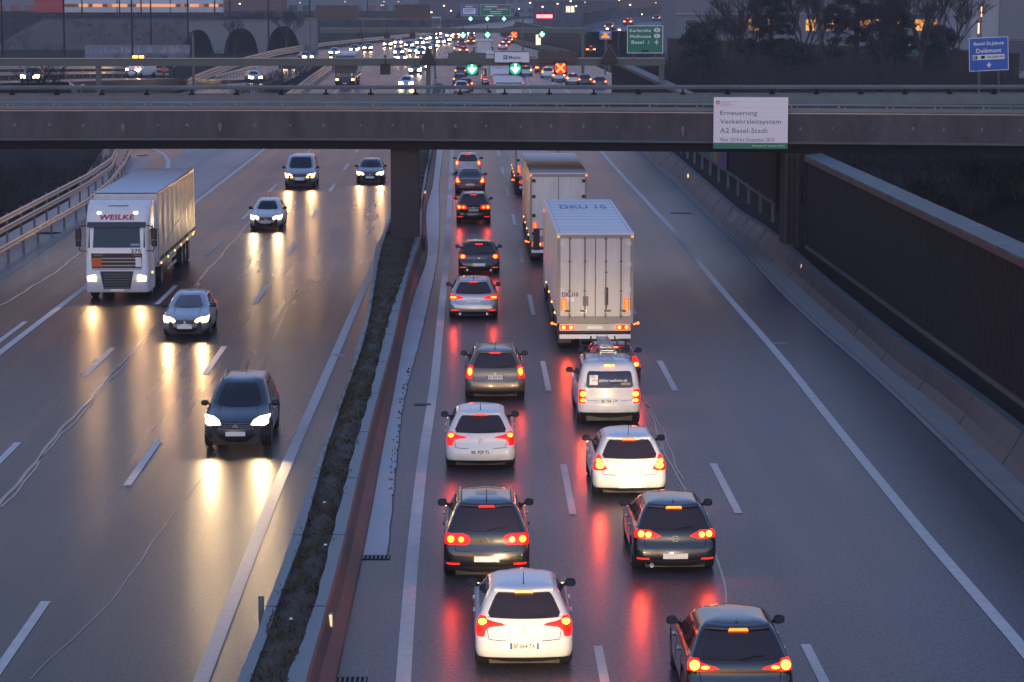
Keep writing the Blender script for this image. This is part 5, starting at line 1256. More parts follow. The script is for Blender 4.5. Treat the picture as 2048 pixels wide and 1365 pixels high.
mb = MB(); mb.box(-1.2, -1.0, .1, .3, -3.6, .3); mb.box(1, 1.2, .1, .3, -3.6, .3); mb.build('post', M['gantry'], t)
t, w, h = board('direction_sign', 'blue board with pale inset on the distant gantry', 922.5, 10, 954.5, 31.5, GY3 - .6, 'blue'); bars(t, w, h, [(.1, .9, .3, .86, 0), (.25, .75, .12, .2, 0), (.2, .8, .42, .48, 1), (.2, .7, .58, .64, 1)], ('white', 'redtext'))
t, w, h = board('direction_sign', 'wide green board on the distant gantry over the queue', 961.5, 9.5, 1021, 31.5, GY3 - .6, 'green'); bars(t, w, h, [(.14, .55, .14, .24, 0), (.57, .82, .12, .25, 1), (.08, .36, .40, .47, 0), (.54, .92, .40, .47, 0), (.3, .7, .60, .67, 0), (.32, .68, .78, .85, 0)], ('white', 'redtext'))
board('board_back', 'brown back of a sign board on the left of the distant gantry', 632.5, 11.5, 716, 38, GY4 - .6, 'signback', border=False)
board('board_back', 'brown back of a sign board left of the green and blue boards', 789.5, 9.5, 861, 37, GY4 - .6, 'signback', border=False)
t, w, h = board('direction_sign', 'small blue sign with a yellow picture beside the exit queue', 1199.5, 63, 1222.5, 79, 330., 'blue'); bars(t, w, h, [(.15, .85, .55, .85, 0), (.32, .66, .28, .58, 0), (.1, .9, .12, .3, 1)], ('orange_r', 'white'))
mb = MB(); mb.box(-.1, .1, .12, .3, -(t.location.z) + .8, 0); mb.build('post', M['gantry'], t)
t, w, h = board('light_box', 'glowing pale yellow upright panel hanging right of the red cross', 1071, 69, 1082, 91, 400., 'bld3', border=False); bars(t, w, h, [(.06, .94, .03, .97)], ('litwin2',), 'light_panel')
mb = MB(); mb.box(-.08, .08, .12, .28, -t.location.z, 0); mb.build('post', M['gantry'], t)
# triangular dark warning-sign backs
for px, py0, py1, Y, wpx, lab in ((856, 92, 131, GY1 - .8, 31, 'dark triangular sign back on the gantry over the median'), (1219, 89, 128, GY1 - .8, 33, 'dark triangular sign back on the gantry beside the noise barrier'), (917, 22, 36, GY3 - .8, 11, 'small dark triangular sign at the left end of the distant gantry'), (1033, 22, 33, GY3 - .8, 10, 'small dark triangular sign right of the wide green board')):
    xa, zt_ = V(px, py0, Y); zb_ = V(px, py1, Y)[1]; w_ = wpx * Y / 5000 / 2; h_ = zt_ - zb_
    t = thing('warning_sign', lab, 'sign', (xa, Y, zb_))
    mb = MB(); o = [(-w_, .0), (w_, .0), (w_, h_ * .22), (.0, h_), (-w_, h_ * .22)]
    f = [(a, 0, b) for a, b in o]; bk = [(a, .08, b) for a, b in o]; mb.poly(f); mb.poly(bk[::-1])
    for i in range(5): mb.quad(f[i], bk[i], bk[(i + 1) % 5], f[(i + 1) % 5])
    mb.build('panel', M['dark'], t)
    mb = MB()
    for i in (2, 3): mb.bar(Vector(f[i]) + Vector((0, -.02, 0)), Vector(f[i + 1]) + Vector((0, -.02, 0)), .04)
    mb.build('edge_trim', M['rail_dull'], t)
    mb = MB(); mb.box(-.08, .08, .08, .3, -.6, h_ * .7); mb.build('bracket', M['gantry'], t)
SIG = []
def signal(px, py, Y, kind, label, s=1.):
    x, z = V(px, py, Y); t = thing('lane_signal', label, 'lane signal', (x, Y - .5, z), 0, 'lane signals on the gantries')
    q = .46 * s; mb = MB(); mb.box(-q * 1.08, q * 1.08, 0, .28, -q * 1.08, q * 1.12); mb.box(-q * 1.1, q * 1.1, -.22, 0, q * 1.08, q * 1.12); mb.box(-.07, .07, .1, .25, q * 1.12, q + .9 * s); mb.build('housing', M['dark'], t)
    if kind == 'off': return t
    mb = MB(); mb.disc((0, -.012, 0), (0, -1, 0), q * .98, 24); mb.build('lens', M['arrow_halo' if kind == 'down' else 'cross_halo'], t)  # glowing disc stands in for the halo round the lit symbol
    mb = MB(); r = q * .92
    if kind == 'down':
        mb.poly([(a * r, -.03, b * r) for a, b in ((-.16, .85), (.16, .85), (.16, .0), (.55, .32), (.78, .08), (0, -.85), (-.78, .08), (-.55, .32), (-.16, .0))])
        mb.build('arrow', M['arrow'], t)
    else:
        for a in (45, -45):
            c, s_ = math.cos(R(a)), math.sin(R(a)); mb.poly([((u * c - v * s_) * r, -.03 - .004 * (a > 0), (u * s_ + v * c) * r) for u, v in ((-1, -.2), (1, -.2), (1, .2), (-1, .2))])
        mb.build('cross', M['cross'], t)
    return t
signal(944, 138, GY1, 'down', 'green down arrow on the near gantry above the lane beside the median', 1.0)
signal(1030.5, 137.5, GY1, 'down', 'green down arrow on the near gantry under the Messe sign', 1.0)
signal(1120.5, 136, GY1, 'x', 'red cross on the near gantry under the brown board', 1.05)
signal(771, 139, GY1, 'off', 'dark unlit signal under the near gantry over the oncoming lanes', .8)
board('board_back', 'small dark board hanging under the near gantry above the distant oncoming lorry', 669, 131.6, 712, 147, GY1 - .2, 'signback', border=False)
signal(926, 70.5, GY2, 'down', 'green down arrow at the left of the second gantry', .95)
signal(975, 70, GY2, 'down', 'green down arrow in the middle of the second gantry', .95)
signal(1028, 70, GY2, 'x', 'red cross on the second gantry', 1.05)
signal(1084, 69, GY2, 'down', 'green down arrow right of the red cross on the second gantry', .95)
for px, n in ((721, 'left'), (774, 'middle'), (825, 'right')): signal(px, 72, GY2, 'off', 'dark unlit signal, %s of three over the far oncoming lanes' % n, .8)
for px, n in ((941, 'below the blue board'), (974.5, 'below the left half of the green board'), (1008, 'below the right half of the green board')): signal(px, 38, GY3, 'down', 'tiny green arrow on the distant gantry ' + n, 1.0)
for px, n in ((697, 'under the left brown board'), (804, 'under the left half of the right brown board'), (845, 'under the right half of the right brown board')): signal(px, 46, GY4, 'off', 'small dark unlit signal hanging ' + n, .8)

# ------------------------------------------------------------------ distant traffic
FAR = {}; HR = [(.53, .90, 1.6), (.57, .66, 1.78), (.70, .70, 1.9), (.77, 1.0, 1.92)]  # HR: far lamp outlines drawn oversize to stand in for glare bloom
def far_car(px, py, label, key, group, z=0, rz=0., **k):
    x, y = G(px, py, z); front = k.get('front', False)
    if key not in FAR:
        t, sh = make_car('car', label, x, y, group=group, lod=True, antenna=None, **k); FAR[key] = t
    else:
        t = copy_tree(FAR[key]); t['label'] = label; t['group'] = group
        t.location = (x, y + (k.get('L', 4.33) if front else 0), 0)
    t.location.z = z; t.rotation_euler.z += rz if key in FAR and t is not FAR[key] else rz
    return t
def fc(kind, px, py, label, z=0, rz=0., hd=None):
    cfg = dict(rd=dict(paint='darkgrey_p', tail='round', third=False), rw=dict(paint='white_p', tail='upright', third=False), rdb=dict(paint='red_p', tail='ovals', braking=True), rsb=dict(paint='silver_p', tail='round', braking=True),
               fw=dict(paint='silver_p', front=True, head='head_far', head_rows=HR), fd=dict(paint='darkgrey_p', front=True, head='head_far', head_rows=HR), fr=dict(paint='red_p', front=True, head='head_far', head_rows=HR))[kind]
    rear = not cfg.get('front'); g = 'distant cars in the queue' if rear else 'distant oncoming cars'
    base = FAR.get(kind); t = far_car(px, py, label, kind, g, z, 0, **cfg)
    t.rotation_euler.z = (0 if rear else PI) + rz
    return t
for px, py, kd, lab in (
    (923, 188, 'rw', 'white car right behind the bridge rail in the lane beside the median'), (932, 182, 'rd', 'dark car above the bridge rail beside the near green arrow'), (919, 172, 'rd', 'dark car just left of the near green arrow, half hidden'),
    (921, 154, 'rd', 'dark tall car under the blank green board'), (927, 109, 'rdb', 'braking red car above the blank green board'), (916, 106, 'rsb', 'silver braking car left of the red one above the gantry'), (923, 92, 'rd', 'dark car below the left green arrow of the second gantry'),
    (942, 90, 'rdb', 'red braking car beside the far lorries'), (1000, 122, 'rd', 'dark car hidden behind the Messe sign'),
    (1052, 153, 'rsb', 'silver car braking right of the near lorries'), (1083, 147, 'rdb', 'braking red car left of the red cross, farther of two'), (1096, 157, 'rw', 'pale car just below and left of the red cross'), (1078, 136, 'rdb', 'red car braking under the brown board'), (1065, 131, 'rdb', 'red car half hidden by the gantry beam'),
    (1118, 164, 'rsb', 'silver car under the red cross with lit rear'), (1146, 170, 'rsb', 'silver car right of the red cross in the exit queue'), (1170, 173, 'rd', 'dark off-roader in the exit queue'), (1200, 178, 'rd', 'blue grey estate at the end of the exit queue beside the noise barrier'),
    (1182, 108, 'rdb', 'red lit car on the slip lane right of the gantry pillar'), (1006, 100, 'rsb', 'silver car braking above the Messe sign'), (1012, 92, 'rdb', 'red car braking in the far line above the Messe sign'), (1018, 87, 'rsb', 'silver car in the far line below the red cross'), (1027, 80, 'rdb', 'red car right under the far red cross'),
    (943, 79, 'rd', 'dark car beside the farthest lorry'), (912, 82, 'rdb', 'small red car far up beside the median')):
    fc(kd, px, py, lab)
for px, py, kd, lab in (
    (812, 178, 'fw', 'pale car with white headlights just above the bridge rail'), (830, 150, 'fd', 'dark car with bright headlights left of the median triangle'), (846, 142, 'fw', 'pale car partly behind the median gantry post'),
    (668, 113, 'fw', 'pale car entering from the ramp beside the guard rail'), (708, 106, 'fd', 'dark car with blue white lights near the left edge'), (735, 103, 'fr', 'red car with headlights right of the dark one'), (775, 95, 'fd', 'dark car alone in the left lane far away'),
    (796, 91, 'fw', 'pale car with one bright lamp behind the dark one'), (797, 112, 'fd', 'dark car above the gantry beam left of the triangle'), (803, 124, 'fw', 'pale car low behind the gantry beam'), (818, 97, 'fd', 'dark car in the far middle lane'), (826, 109, 'fw', 'pale car in the middle of the far pack'),
    (840, 92, 'fd', 'dark car behind the pale one in the far pack'), (848, 84, 'fw', 'pale car high in the far left lane'), (866, 82, 'fd', 'dark car farthest but two in the left lane'), (866, 98, 'fw', 'pale car right of the triangle tip'), (842, 113, 'fd', 'dark car touching the triangle'), (854, 103, 'fr', 'red car in the lane beside the far median'),
    (882, 90, 'fw', 'pale car beside the far median wall'), (893, 86, 'fd', 'dark car close to the far median wall'), (899, 77, 'fw', 'pale car near the vanishing point'), (912, 75, 'fd', 'dark car at the left green arrow of the second gantry'), (942, 73, 'fw', 'farthest pale car right of the left green arrow'), (876, 73, 'fd', 'dark car under the distant box lorry')):
    fc(kd, px, py, lab)
fc('fw', 496, 166, 'small silver car on the ramp left of the guard rails', 0, .25)
fc('fd', 563, 138, 'dark car with one bright lamp on the ramp behind the bush', 0, .3)
fc('fd', 602, 122, 'dark car with white lamps higher up the ramp', 0, .3)
fc('fd', 58, 168, 'dark car with blazing headlights on the raised slip road', 3.25, .0)
# far lorries
def dup(src, x, y, label, group=None, rz=0.):
    c = copy_tree(src); c.location = (x, y, 0); c['label'] = label
    if group: c['group'] = group
    return c
def strip_lights(o):
    for ch in list(o.children):
        strip_lights(ch)
        if ch.type == 'LIGHT': bpy.data.objects.remove(ch)
for px, py, Y, lab in ((1018, 164, 219, 'white lorry lying under the near arrow, its roof just above the bridge rail'), (1010, 147, 241, 'white lorry second beyond the bridge, roof under the Messe sign'), (1000, 122, 283, 'white lorry hidden mostly by the Messe sign'), (985, 108, 313, 'lorry with dark rear between the Messe sign and far arrows'), (968, 82, 390, 'farthest lorry below the middle green arrow')):
    c = dup(tr3, V(px, py, Y)[0], Y, lab); strip_lights(c)
c = front_truck(V(690, 170, 312)[0], 312, 'dark fronted lorry with dazzling headlights above the bridge rail', paint='darkgrey_p')
def_truck = dup(c, V(812 + 60, 60, 690)[0], 690, 'distant box lorry with orange side lamps left of the blue board'); 
# breakdown van with beacons
x, y = G(290, 158, 1.5); bt, _ = make_car('van', 'white recovery van with two amber beacons and stripes on the slip road', x, y, front=True, W=1.95, H=2.3, L=5.0, prof=VANB, paint='white_p', head='head_far', lod=True, cat='van')
bt.location.z = 1.5; bt.rotation_euler.z = PI - .35
for sx in (-.42, .42):
    mb = MB(); mb.tube([(sx, 3.0, 2.28), (sx, 3.0, 2.66)], .27, 12); mb.build('beacon', M['beacon'], bt)  # beacons drawn oversize to stand in for their orange flare
mb = MB(); mb.box(-.8, .8, 2.85, 3.15, 2.22, 2.29); mb.build('beacon_bar', M['plastic'], bt)
mb = MB(); mb.box(-.75, .75, 4.86, 4.93, .85, 1.0); mb.build('stripe', M['redtext'], bt)
# roadside person in a red jacket and companion
def skin_person(label, x, y, z, top, h=1.75, lean=0., rz=0.):
    t = thing('person', label, 'person', (x, y, z), rz)
    J = [((0, 0, .95), .15), ((0, .0, 1.2), .15), ((0, .02, 1.42), .17), ((0, .02, 1.52), .065), ((0, .0, 1.60), .085), ((0, -.01, 1.70), .085)]
    ed = [(0, 1), (1, 2), (2, 3), (3, 4), (4, 5)]
    for sg in (-1, 1):
        n = len(J); J += [((sg * .11, 0, .86), .10), ((sg * .13, -.04 * sg, .48), .07), ((sg * .14, .02 * sg, .08), .05), ((sg * .15, -.10 + .02 * sg, .04), .04)]; ed += [(0, n), (n, n + 1), (n + 1, n + 2), (n + 2, n + 3)]
        n = len(J); J += [((sg * .2, .01, 1.41), .075), ((sg * .27, .02, 1.13), .05), ((sg * .25, -.12, .90), .038), ((sg * .24, -.16, .80), .035)]; ed += [(2, n), (n, n + 1), (n + 1, n + 2), (n + 2, n + 3)]
    me = bpy.data.meshes.new('body'); me.from_pydata([p for p, r in J], ed, []); o = bpy.data.objects.new('body', me); C.objects.link(o); o.parent = t
    sm = o.modifiers.new('skin', 'SKIN'); sm.use_smooth_shade = True
    for i, (p, r) in enumerate(J): me.skin_vertices[0].data[i].radius = (r, r * .85); me.skin_vertices[0].data[i].use_root = i == 0
    o.modifiers.new('sub', 'SUBSURF').levels = 1
    dg = bpy.context.evaluated_depsgraph_get(); m2 = bpy.data.meshes.new_from_object(o.evaluated_get(dg)); o.modifiers.clear(); o.data = m2
    m2.materials.clear()
    for m in (M['trouser'], top, M['skin']): m2.materials.append(m)
    for p in m2.polygons: p.material_index = 0 if p.center.z < .93 and abs(p.center.x) < .21 else 2 if p.center.z > 1.5 or (p.center.z < .86) else 1; p.use_smooth = True
    mb = MB(); mb.grid([[(math.cos(a) * r, .015 + math.sin(a) * r, zz) for a in [2 * PI * k / 10 for k in range(10)]] for r, zz in ((.092, 1.67), (.095, 1.73), (.07, 1.785), (.02, 1.80))], 0, True); mb.build('hair', M['trouser'], t, True)
    return t
x, y = G(328, 159, 1.0); skin_person('person in a bright red jacket standing by the recovery van', x, y, 1.0, M['hivis'])
x, y = G(349, 159, .8); skin_person('person in dark clothes standing right of the red jacket', x, y, .8, M['trouser'])

# ------------------------------------------------------------------ left background: embankment, viaduct, train
mb = MB(); rows = []
for x in frange(-420, -53, 12):
    w_ = 1.5 * math.sin(x * .05) + .8 * math.sin(x * .17); rows.append([(x, 452 + w_, -.3), (x, 470 + w_, .9), (x, 500 + w_, 3.2 + .3 * math.sin(x * .11)), (x, 528, 5.4), (x, 534, 5.7), (x, 700, 5.7)])
mb.grid(rows); struct('embankment', mb, M['bank'], True)
mb = MB(); rows = []
for x in frange(-88, -53.4, 2): rows.append([(x, 467 + .4 * math.sin(x), .75), (x, 499 - .03 * abs(x + 70) ** 1.4, 3.5 + .15 * math.sin(x * 1.3)), (x, 527, 5.62)])
mb.grid(rows); struct('rust_slope', mb, M['rustbank'])
VY = 480.
vd = thing('viaduct', 'grey stone railway viaduct with dark arches on the left', 'viaduct', (-40, VY, 0))
mb = MB(); x0, ztp = V(376, 40.5, VY); x1 = V(630, 40, VY)[0]; arches = [(V(a, 100, VY)[0], V(b, 100, VY)[0], V(a, c, VY)[1]) for a, b, c in ((366, 426, 60), (448, 516, 57), (533, 600, 53))]
# wall built column by column around the openings
X = frange(x0, x1, .35)
def under(x):
    for a, b, zt_ in arches:
        if a < x < b: u = (x - (a + b) / 2) / ((b - a) / 2); return zt_ * (1 - abs(u) ** 2.4) ** .62
    return -.3
for a, b in zip(X, X[1:]):
    mb.hexa([(a, 0, under(a)), (b, 0, under(b)), (b, 9, under(b)), (a, 9, under(a))], [(a, 0, ztp), (b, 0, ztp), (b, 9, ztp), (a, 9, ztp)])
for v in mb.v: pass
mb.v = [(x + 40, y, z) for x, y, z in mb.v]; mb.build('wall', M['stone'], vd)
mb = MB(); mb.box(x0 + 40, x1 + 40, -.25, .6, ztp + .003, ztp + .22); mb.build('cornice', M['coping'], vd)
mb = MB()
for x in frange(x0, x1, 2.4): mb.box(x + 40 - .03, x + 40 + .03, .1, .16, ztp + .2, ztp + 1.3)
for z in (.7, 1.25): mb.box(x0 + 40, x1 + 40, .1, .15, ztp + z - .02, ztp + z + .02)
mb.build('railing', M['rail_dull'], vd)
mb = MB(); mb.box(x0 + 40, x1 + 40, 8.6, 8.9, -.3, ztp - .1); mb.build('back_wall', M['girder'], vd)
mb = MB(); mb.box(-180, x0 - .3, VY - 3, VY - 2.8, .9, 4.6 - 2.1); 
mb = MB(); rows = []
for x in frange(-62, -14, 4): rows.append([(x, 640 + 3 * math.sin(x * .2), -.3), (x, 660, 2.2 + .4 * math.sin(x * .3)), (x, 690, 4.4 + .5 * math.sin(x * .17)), (x, 760, 5.2)])
mb.grid(rows); struct('far_bank', mb, M['bank'], True)
# low graffiti wall along the foot of the embankment
lw = thing('boundary_wall', 'long low wall with pale graffiti at the foot of the railway bank', 'wall', (-80, 448, 0))
mb = MB(); xa = V(170, 110, 448)[0] + 80; xb = V(380, 110, 448)[0] + 80; mb.box(xa, xb, 0, .3, -.3, 2.1); mb.build('wall', M['bld'], lw)
mb = MB(); rg = random.Random(8)
for i in range(44):
    x = xa + (xb - xa) * i / 44; mb.box(x + .05, x + .38, -.006, -.001, .5 + rg.random() * .3, 1.2 + rg.random() * .7, rg.randrange(4))
mb.build('graffiti', [mat('graffiti %d' % i, c, .7) for i, c in enumerate(((.30, .24, .36), (.20, .23, .30), (.33, .30, .28), (.14, .2, .28)))], lw)
# track fence, poles and train on the embankment
TY = 572.; M['train_win'] = emitter('train window', (1, .42, .22), .28); M['train_dim'] = emitter('dim train window', (1, .40, .22), .10)
tr = thing('train', 'red locomotive hauling pale lit coaches across the embankment', 'train', (V(70, 20, TY)[0], TY, 5.7))
bx = tr.location.x
def coach(px0, px1, kind):
    a = V(px0, 20, TY)[0] - bx; b = V(px1, 20, TY)[0] - bx
    mb = MB(); mb.grid([[(a, y_, z_) for y_, z_ in ((-1.4, .9), (-1.42, 2.2), (-1.38, 3.2), (-1.0, 3.75), (0, 3.95), (1.0, 3.75), (1.4, 3.2), (1.4, .9))], [(b, y_, z_) for y_, z_ in ((-1.4, .9), (-1.42, 2.2), (-1.38, 3.2), (-1.0, 3.75), (0, 3.95), (1.0, 3.75), (1.4, 3.2), (1.4, .9))]]); mb.quad((a, -1.4, .9), (a, 1.4, .9), (a, 1.4, 3.6), (a, -1.4, 3.6)); mb.quad((b, -1.4, .9), (b, 1.4, .9), (b, 1.4, 3.6), (b, -1.4, 3.6))
    c = mb.build('locomotive' if kind == 'l' else 'coach', M['train_red'] if kind == 'l' else M['train_w'], tr)
    mb = MB()
    for u in ((.12, .2, .8, .88)): x = a + (b - a) * u; mb.tube([(x, -.8, .46), (x, -.6, .46)], .46, 12); mb.tube([(x, .6, .46), (x, .8, .46)], .46, 12)
    mb.box(a + .5, b - .5, -1.1, 1.1, .5, .89); mb.build('running_gear', M['plastic'], c)
    if kind == 'c':
        mb = MB(); n = 11
        for i in range(n):
            x = a + (b - a) * (i + .5) / n; mb = MB(); mb.box(x - .62, x + .62, -1.452, -1.425, 2.1, 2.8); mb.build('window', M[random.choice(('train_win', 'train_win', 'train_dim', 'win'))], c)
        mb = MB(); mb.box(a, b, -1.05, -.95, 3.76, 3.80); mb.build('roof_edge', M['bld3'], c)
    else:
        mb = MB()
        for y_, z_ in ((-.85, 1.45), (.85, 1.45), (0, 3.3)): mb.disc((a - .02, y_, z_), (-1, 0, 0), .2); mb.tube([(a - .03, y_, z_), (a + .05, y_, z_)], .2, 12)
        mb.build('headlight', M['amber'], c)
        mb = MB(); mb.box(a - .012, a, -1.1, 1.1, 2.2, 3.0); mb.build('cab_window', M['glass'], c)
for a, b, k_ in ((70, 128, 'l'), (131, 235, 'c'), (237, 341, 'c'), (343, 447, 'c')): coach(a, b, k_)
t = thing('track_fence', 'dark slatted fence along the railway above the viaduct', 'fence', (-60, 538, 5.7))
mb = MB(); xa = V(0, 20, 538)[0] + 60; xb = V(640, 20, 538)[0] + 60
for x in frange(xa, xb, 1.1): mb.box(x - .07, x + .07, -.04, .04, 0, 1.15)
mb.build('lattice', M['girder'], t); mb = MB(); mb.box(xa, xb, -.03, .03, .35, .5); mb.box(xa, xb, -.03, .03, .95, 1.1); mb.build('fence_rail', M['girder'], t)
for px, Y, zf, hh in ((4, 400, 0, 13), (128, 400, 0, 14), (165, 548, 5.7, 9), (264, 420, 0, 14), (283, 545, 5.7, 9), (302, 470, .9, 12), (376, 462, .8, 14), (240, 548, 5.7, 9), (460, 540, 5.7, 9), (537, 474, 0, 14), (620, 540, 5.7, 9), (430, 547, 5.7, 8.5), (735, 700, 0, 14)):
    x = V(px, 60, Y)[0]; t = thing('mast', 'dark mast rising at %s' % {4: 'the far left edge of the photo', 128: 'the left end of the coaches, standing low in the grass', 165: 'the first coach', 264: 'the rust coloured slope, thickest of its neighbours', 283: 'the join of two coaches', 302: 'the rust coloured slope', 376: 'the left end of the stone viaduct', 240: 'the second coach window row', 460: 'the track just past the last coach', 537: 'the third viaduct arch, in front of the stone', 620: 'the left brown board back', 430: 'the end of the last coach', 735: 'the gap between the two brown boards'}[px], 'mast', (x, Y, zf), 0, 'overhead line masts and poles')
    mb = MB(); mb.tube([(0, 0, 0), (0, 0, hh)], [.17, .11], 8); mb.build('pole', M['girder'], t)
    if zf > 5: 
        mb = MB(); mb.bar((0, 0, hh - 1.6), (0, 3.2, hh - 1.2), .09); mb.bar((0, 0, hh - .5), (0, 3.2, hh - 1.2), .05); mb.build('bracket_arm', M['girder'], t)
t = thing('overhead_wire', 'thin overhead wires strung along the railway', 'wire', (-100, 550, 12))
for z, nm in ((0, 'contact_wire'), (1.1, 'carrier_wire')):
    mb = MB(); mb.tube([(x, 0, z + (.4 * math.cos(x * .12) if z else 0)) for x in frange(-160, 60, 6)], .03, 4); mb.build(nm, M['girder'], t)

# ------------------------------------------------------------------ trees and scrub
def tube_tree(mb, p, d, ln, r, depth, rnd, spread=.55, up=.12, kids=(3, 4)):
    q = p + d * ln; m = p + d * ln * .5 + Vector((rnd.gauss(0, 1), rnd.gauss(0, 1), 0)) * ln * .04
    mb.tube([p, m, q], [r, r * .82, r * .62], 5 if depth > 2 else 3, 0, False)
    if depth == 0: return
    for k in range(rnd.randint(*kids)):
        f = rnd.uniform(.45, 1.) if k else 1.
        b = p + d * ln * f; a = rnd.random() * 6.28
        nd = (d + Vector((math.cos(a), math.sin(a), rnd.uniform(-.3, .5))) * spread * rnd.uniform(.6, 1.3) + Vector((0, 0, up))).normalized()
        tube_tree(mb, b, nd, ln * rnd.uniform(.58, .80), max(.012, r * .62 * (.75 if k else 1)), depth - 1, rnd, spread, up, kids)
def bare_tree(label, px, py, Y, zf, h, seed, depth=5, spread=.55):
    x = V(px, py, Y)[0]; t = thing('bare_tree', label, 'tree', (x, Y, zf), 0, 'bare trees on the right'); rnd = random.Random(seed)
    mb = MB(); mb.tube([(0, 0, -.1), (.05, 0, h * .15), (0, .05, h * .3)], [h * .020, h * .016, h * .014], 8, 0, False); mb.build('trunk', M['bark'], t)
    mb = MB()
    for k in range(4): a = k * 1.57 + rnd.random(); tube_tree(mb, Vector((0, 0, h * (.22 + .025 * k))), Vector((math.cos(a) * .42, math.sin(a) * .42, 1)).normalized(), h * .27, h * .0105, depth, rnd, spread)
    mb.build('crown', M['twig'], t); return t
def leaf_clump(mb, c, rad, n, s, rnd, flat=1.):
    for _ in range(n):
        v = Vector((rnd.gauss(0, 1), rnd.gauss(0, 1), rnd.gauss(0, 1))).normalized() * rad * rnd.uniform(.35, 1.05); v.z *= flat
        a = Vector((rnd.gauss(0, 1), rnd.gauss(0, 1), rnd.gauss(0, 1))).normalized(); b = a.cross(v + Vector((.01, 0, 0))).normalized(); p = c + v
        mb.poly([p - a * s, p + b * s * .35, p + a * s, p - b * s * .35])
def pine(label, px, py, Y, zf, h, wdt, seed, m='needle'):
    x = V(px, py, Y)[0]; t = thing('pine_tree', label, 'tree', (x, Y, zf), 0, 'dark evergreens on the right'); rnd = random.Random(seed)
    mb = MB(); mb.tube([(0, 0, -.1), (.1, 0, h * .5), (0, 0, h * .97)], [h * .02, h * .014, .03], 8); trm = mb
    mb = MB(); cr = MB()
    n = 46
    for i in range(n):
        f = .2 + .8 * (i + rnd.random()) / n; z = h * f; a = i * 2.4 + rnd.random(); ln = wdt * (1.05 - f) ** .75 * rnd.uniform(.55, 1.25)
        d = Vector((math.cos(a), math.sin(a), rnd.uniform(-.05, .4))); e = Vector((0, 0, z)) + d * ln
        mb.tube([(0, 0, z), e], [.05, .02], 4, 0, False)
        for k in range(3): leaf_clump(cr, Vector((0, 0, z)) + d * ln * (.5 + .25 * k) + Vector((rnd.gauss(0, .2), rnd.gauss(0, .2), rnd.gauss(0, .12))), rnd.uniform(.4, .85), 110, .18, rnd, .6)
    trm.add(mb.v, mb.f); trm.build('trunk', M['bark'], t); cr.build('crown', M[m], t); return t
pine('tall dark pine left of the lit windows', 1540, 90, 245, 2.6, 12.6, 3.0, 4)
pine('broad dark pine in front of the lit building, reaching out of the picture', 1712, 90, 240, 2.6, 15.5, 4.2, 7)
pine('dark pine between two lit windows behind the bare tree', 1790, 90, 252, 2.6, 9.6, 3.0, 15)
def evergreen(label, px, py, Y, zf, h, wdt, seed):
    x = V(px, py, Y)[0]; t = thing('evergreen_bush', label, 'bush', (x, Y, zf), 0, 'dark evergreens on the right'); rnd = random.Random(seed)
    mb = MB()
    for k in range(5): a = k * 1.3; mb.tube([(0, 0, -.1), (math.cos(a) * wdt * .3, math.sin(a) * wdt * .3, h * .6)], [.12, .04], 6, 0, False)
    mb.build('trunk', M['bark'], t); mb = MB()
    for k in range(80):
        a = rnd.random() * 6.28; z = rnd.uniform(.08, .95); r_ = wdt * math.sqrt(max(0, 1 - (2 * z - .9) ** 2 * .9)) * rnd.uniform(.3, 1.05); leaf_clump(mb, Vector((math.cos(a) * r_, math.sin(a) * r_, h * z)), rnd.uniform(.45, .85), 120, .15, rnd, .8)
    mb.build('crown', M['evergreen'], t); return t
evergreen('round dark evergreen covering the left blue sign', 1402, 120, 232, 2.4, 6.6, 2.7, 3)
evergreen('low dark evergreen among the bare shrubs', 1590, 140, 238, 2.5, 4.6, 2.2, 9)
evergreen('dark evergreen in front of the half hidden green sign', 1880, 120, 236, 2.6, 6.2, 2.0, 12)
bare_tree('bare tree right of the left pine', 1607, 90, 250, 2.6, 10.5, 21)
bare_tree('bare tree above the round evergreen', 1478, 90, 262, 2.6, 12, 22)
bare_tree('big bare tree with several limbs in front of the green sign', 1842, 90, 232, 2.6, 14, 23, 6)
bare_tree('slender bare tree by the broad pine', 1765, 90, 236, 2.6, 10.5, 26)
bare_tree('bare tree at the right beside the blue sign', 1905, 90, 228, 2.6, 10, 27)
bare_tree('thin bare tree right of the round evergreen, lowest of the row', 1450, 90, 238, 2.5, 8, 41)
bare_tree('bare tree between the two dark pines', 1655, 90, 238, 2.6, 9.5, 42)
bare_tree('bushy bare tree left of the lit windows', 1500, 90, 240, 2.5, 8.5, 43)
bare_tree('small bare tree in front of the viaduct arches', 470, 100, 440, 0, 7.5, 28, 4)
bare_tree('small bare tree beside the glaring car on the slip road', 82, 150, 215, -.3, 7, 29, 4)
bare_tree('bare tree before the third viaduct arch', 572, 90, 455, 0, 9, 31, 5)
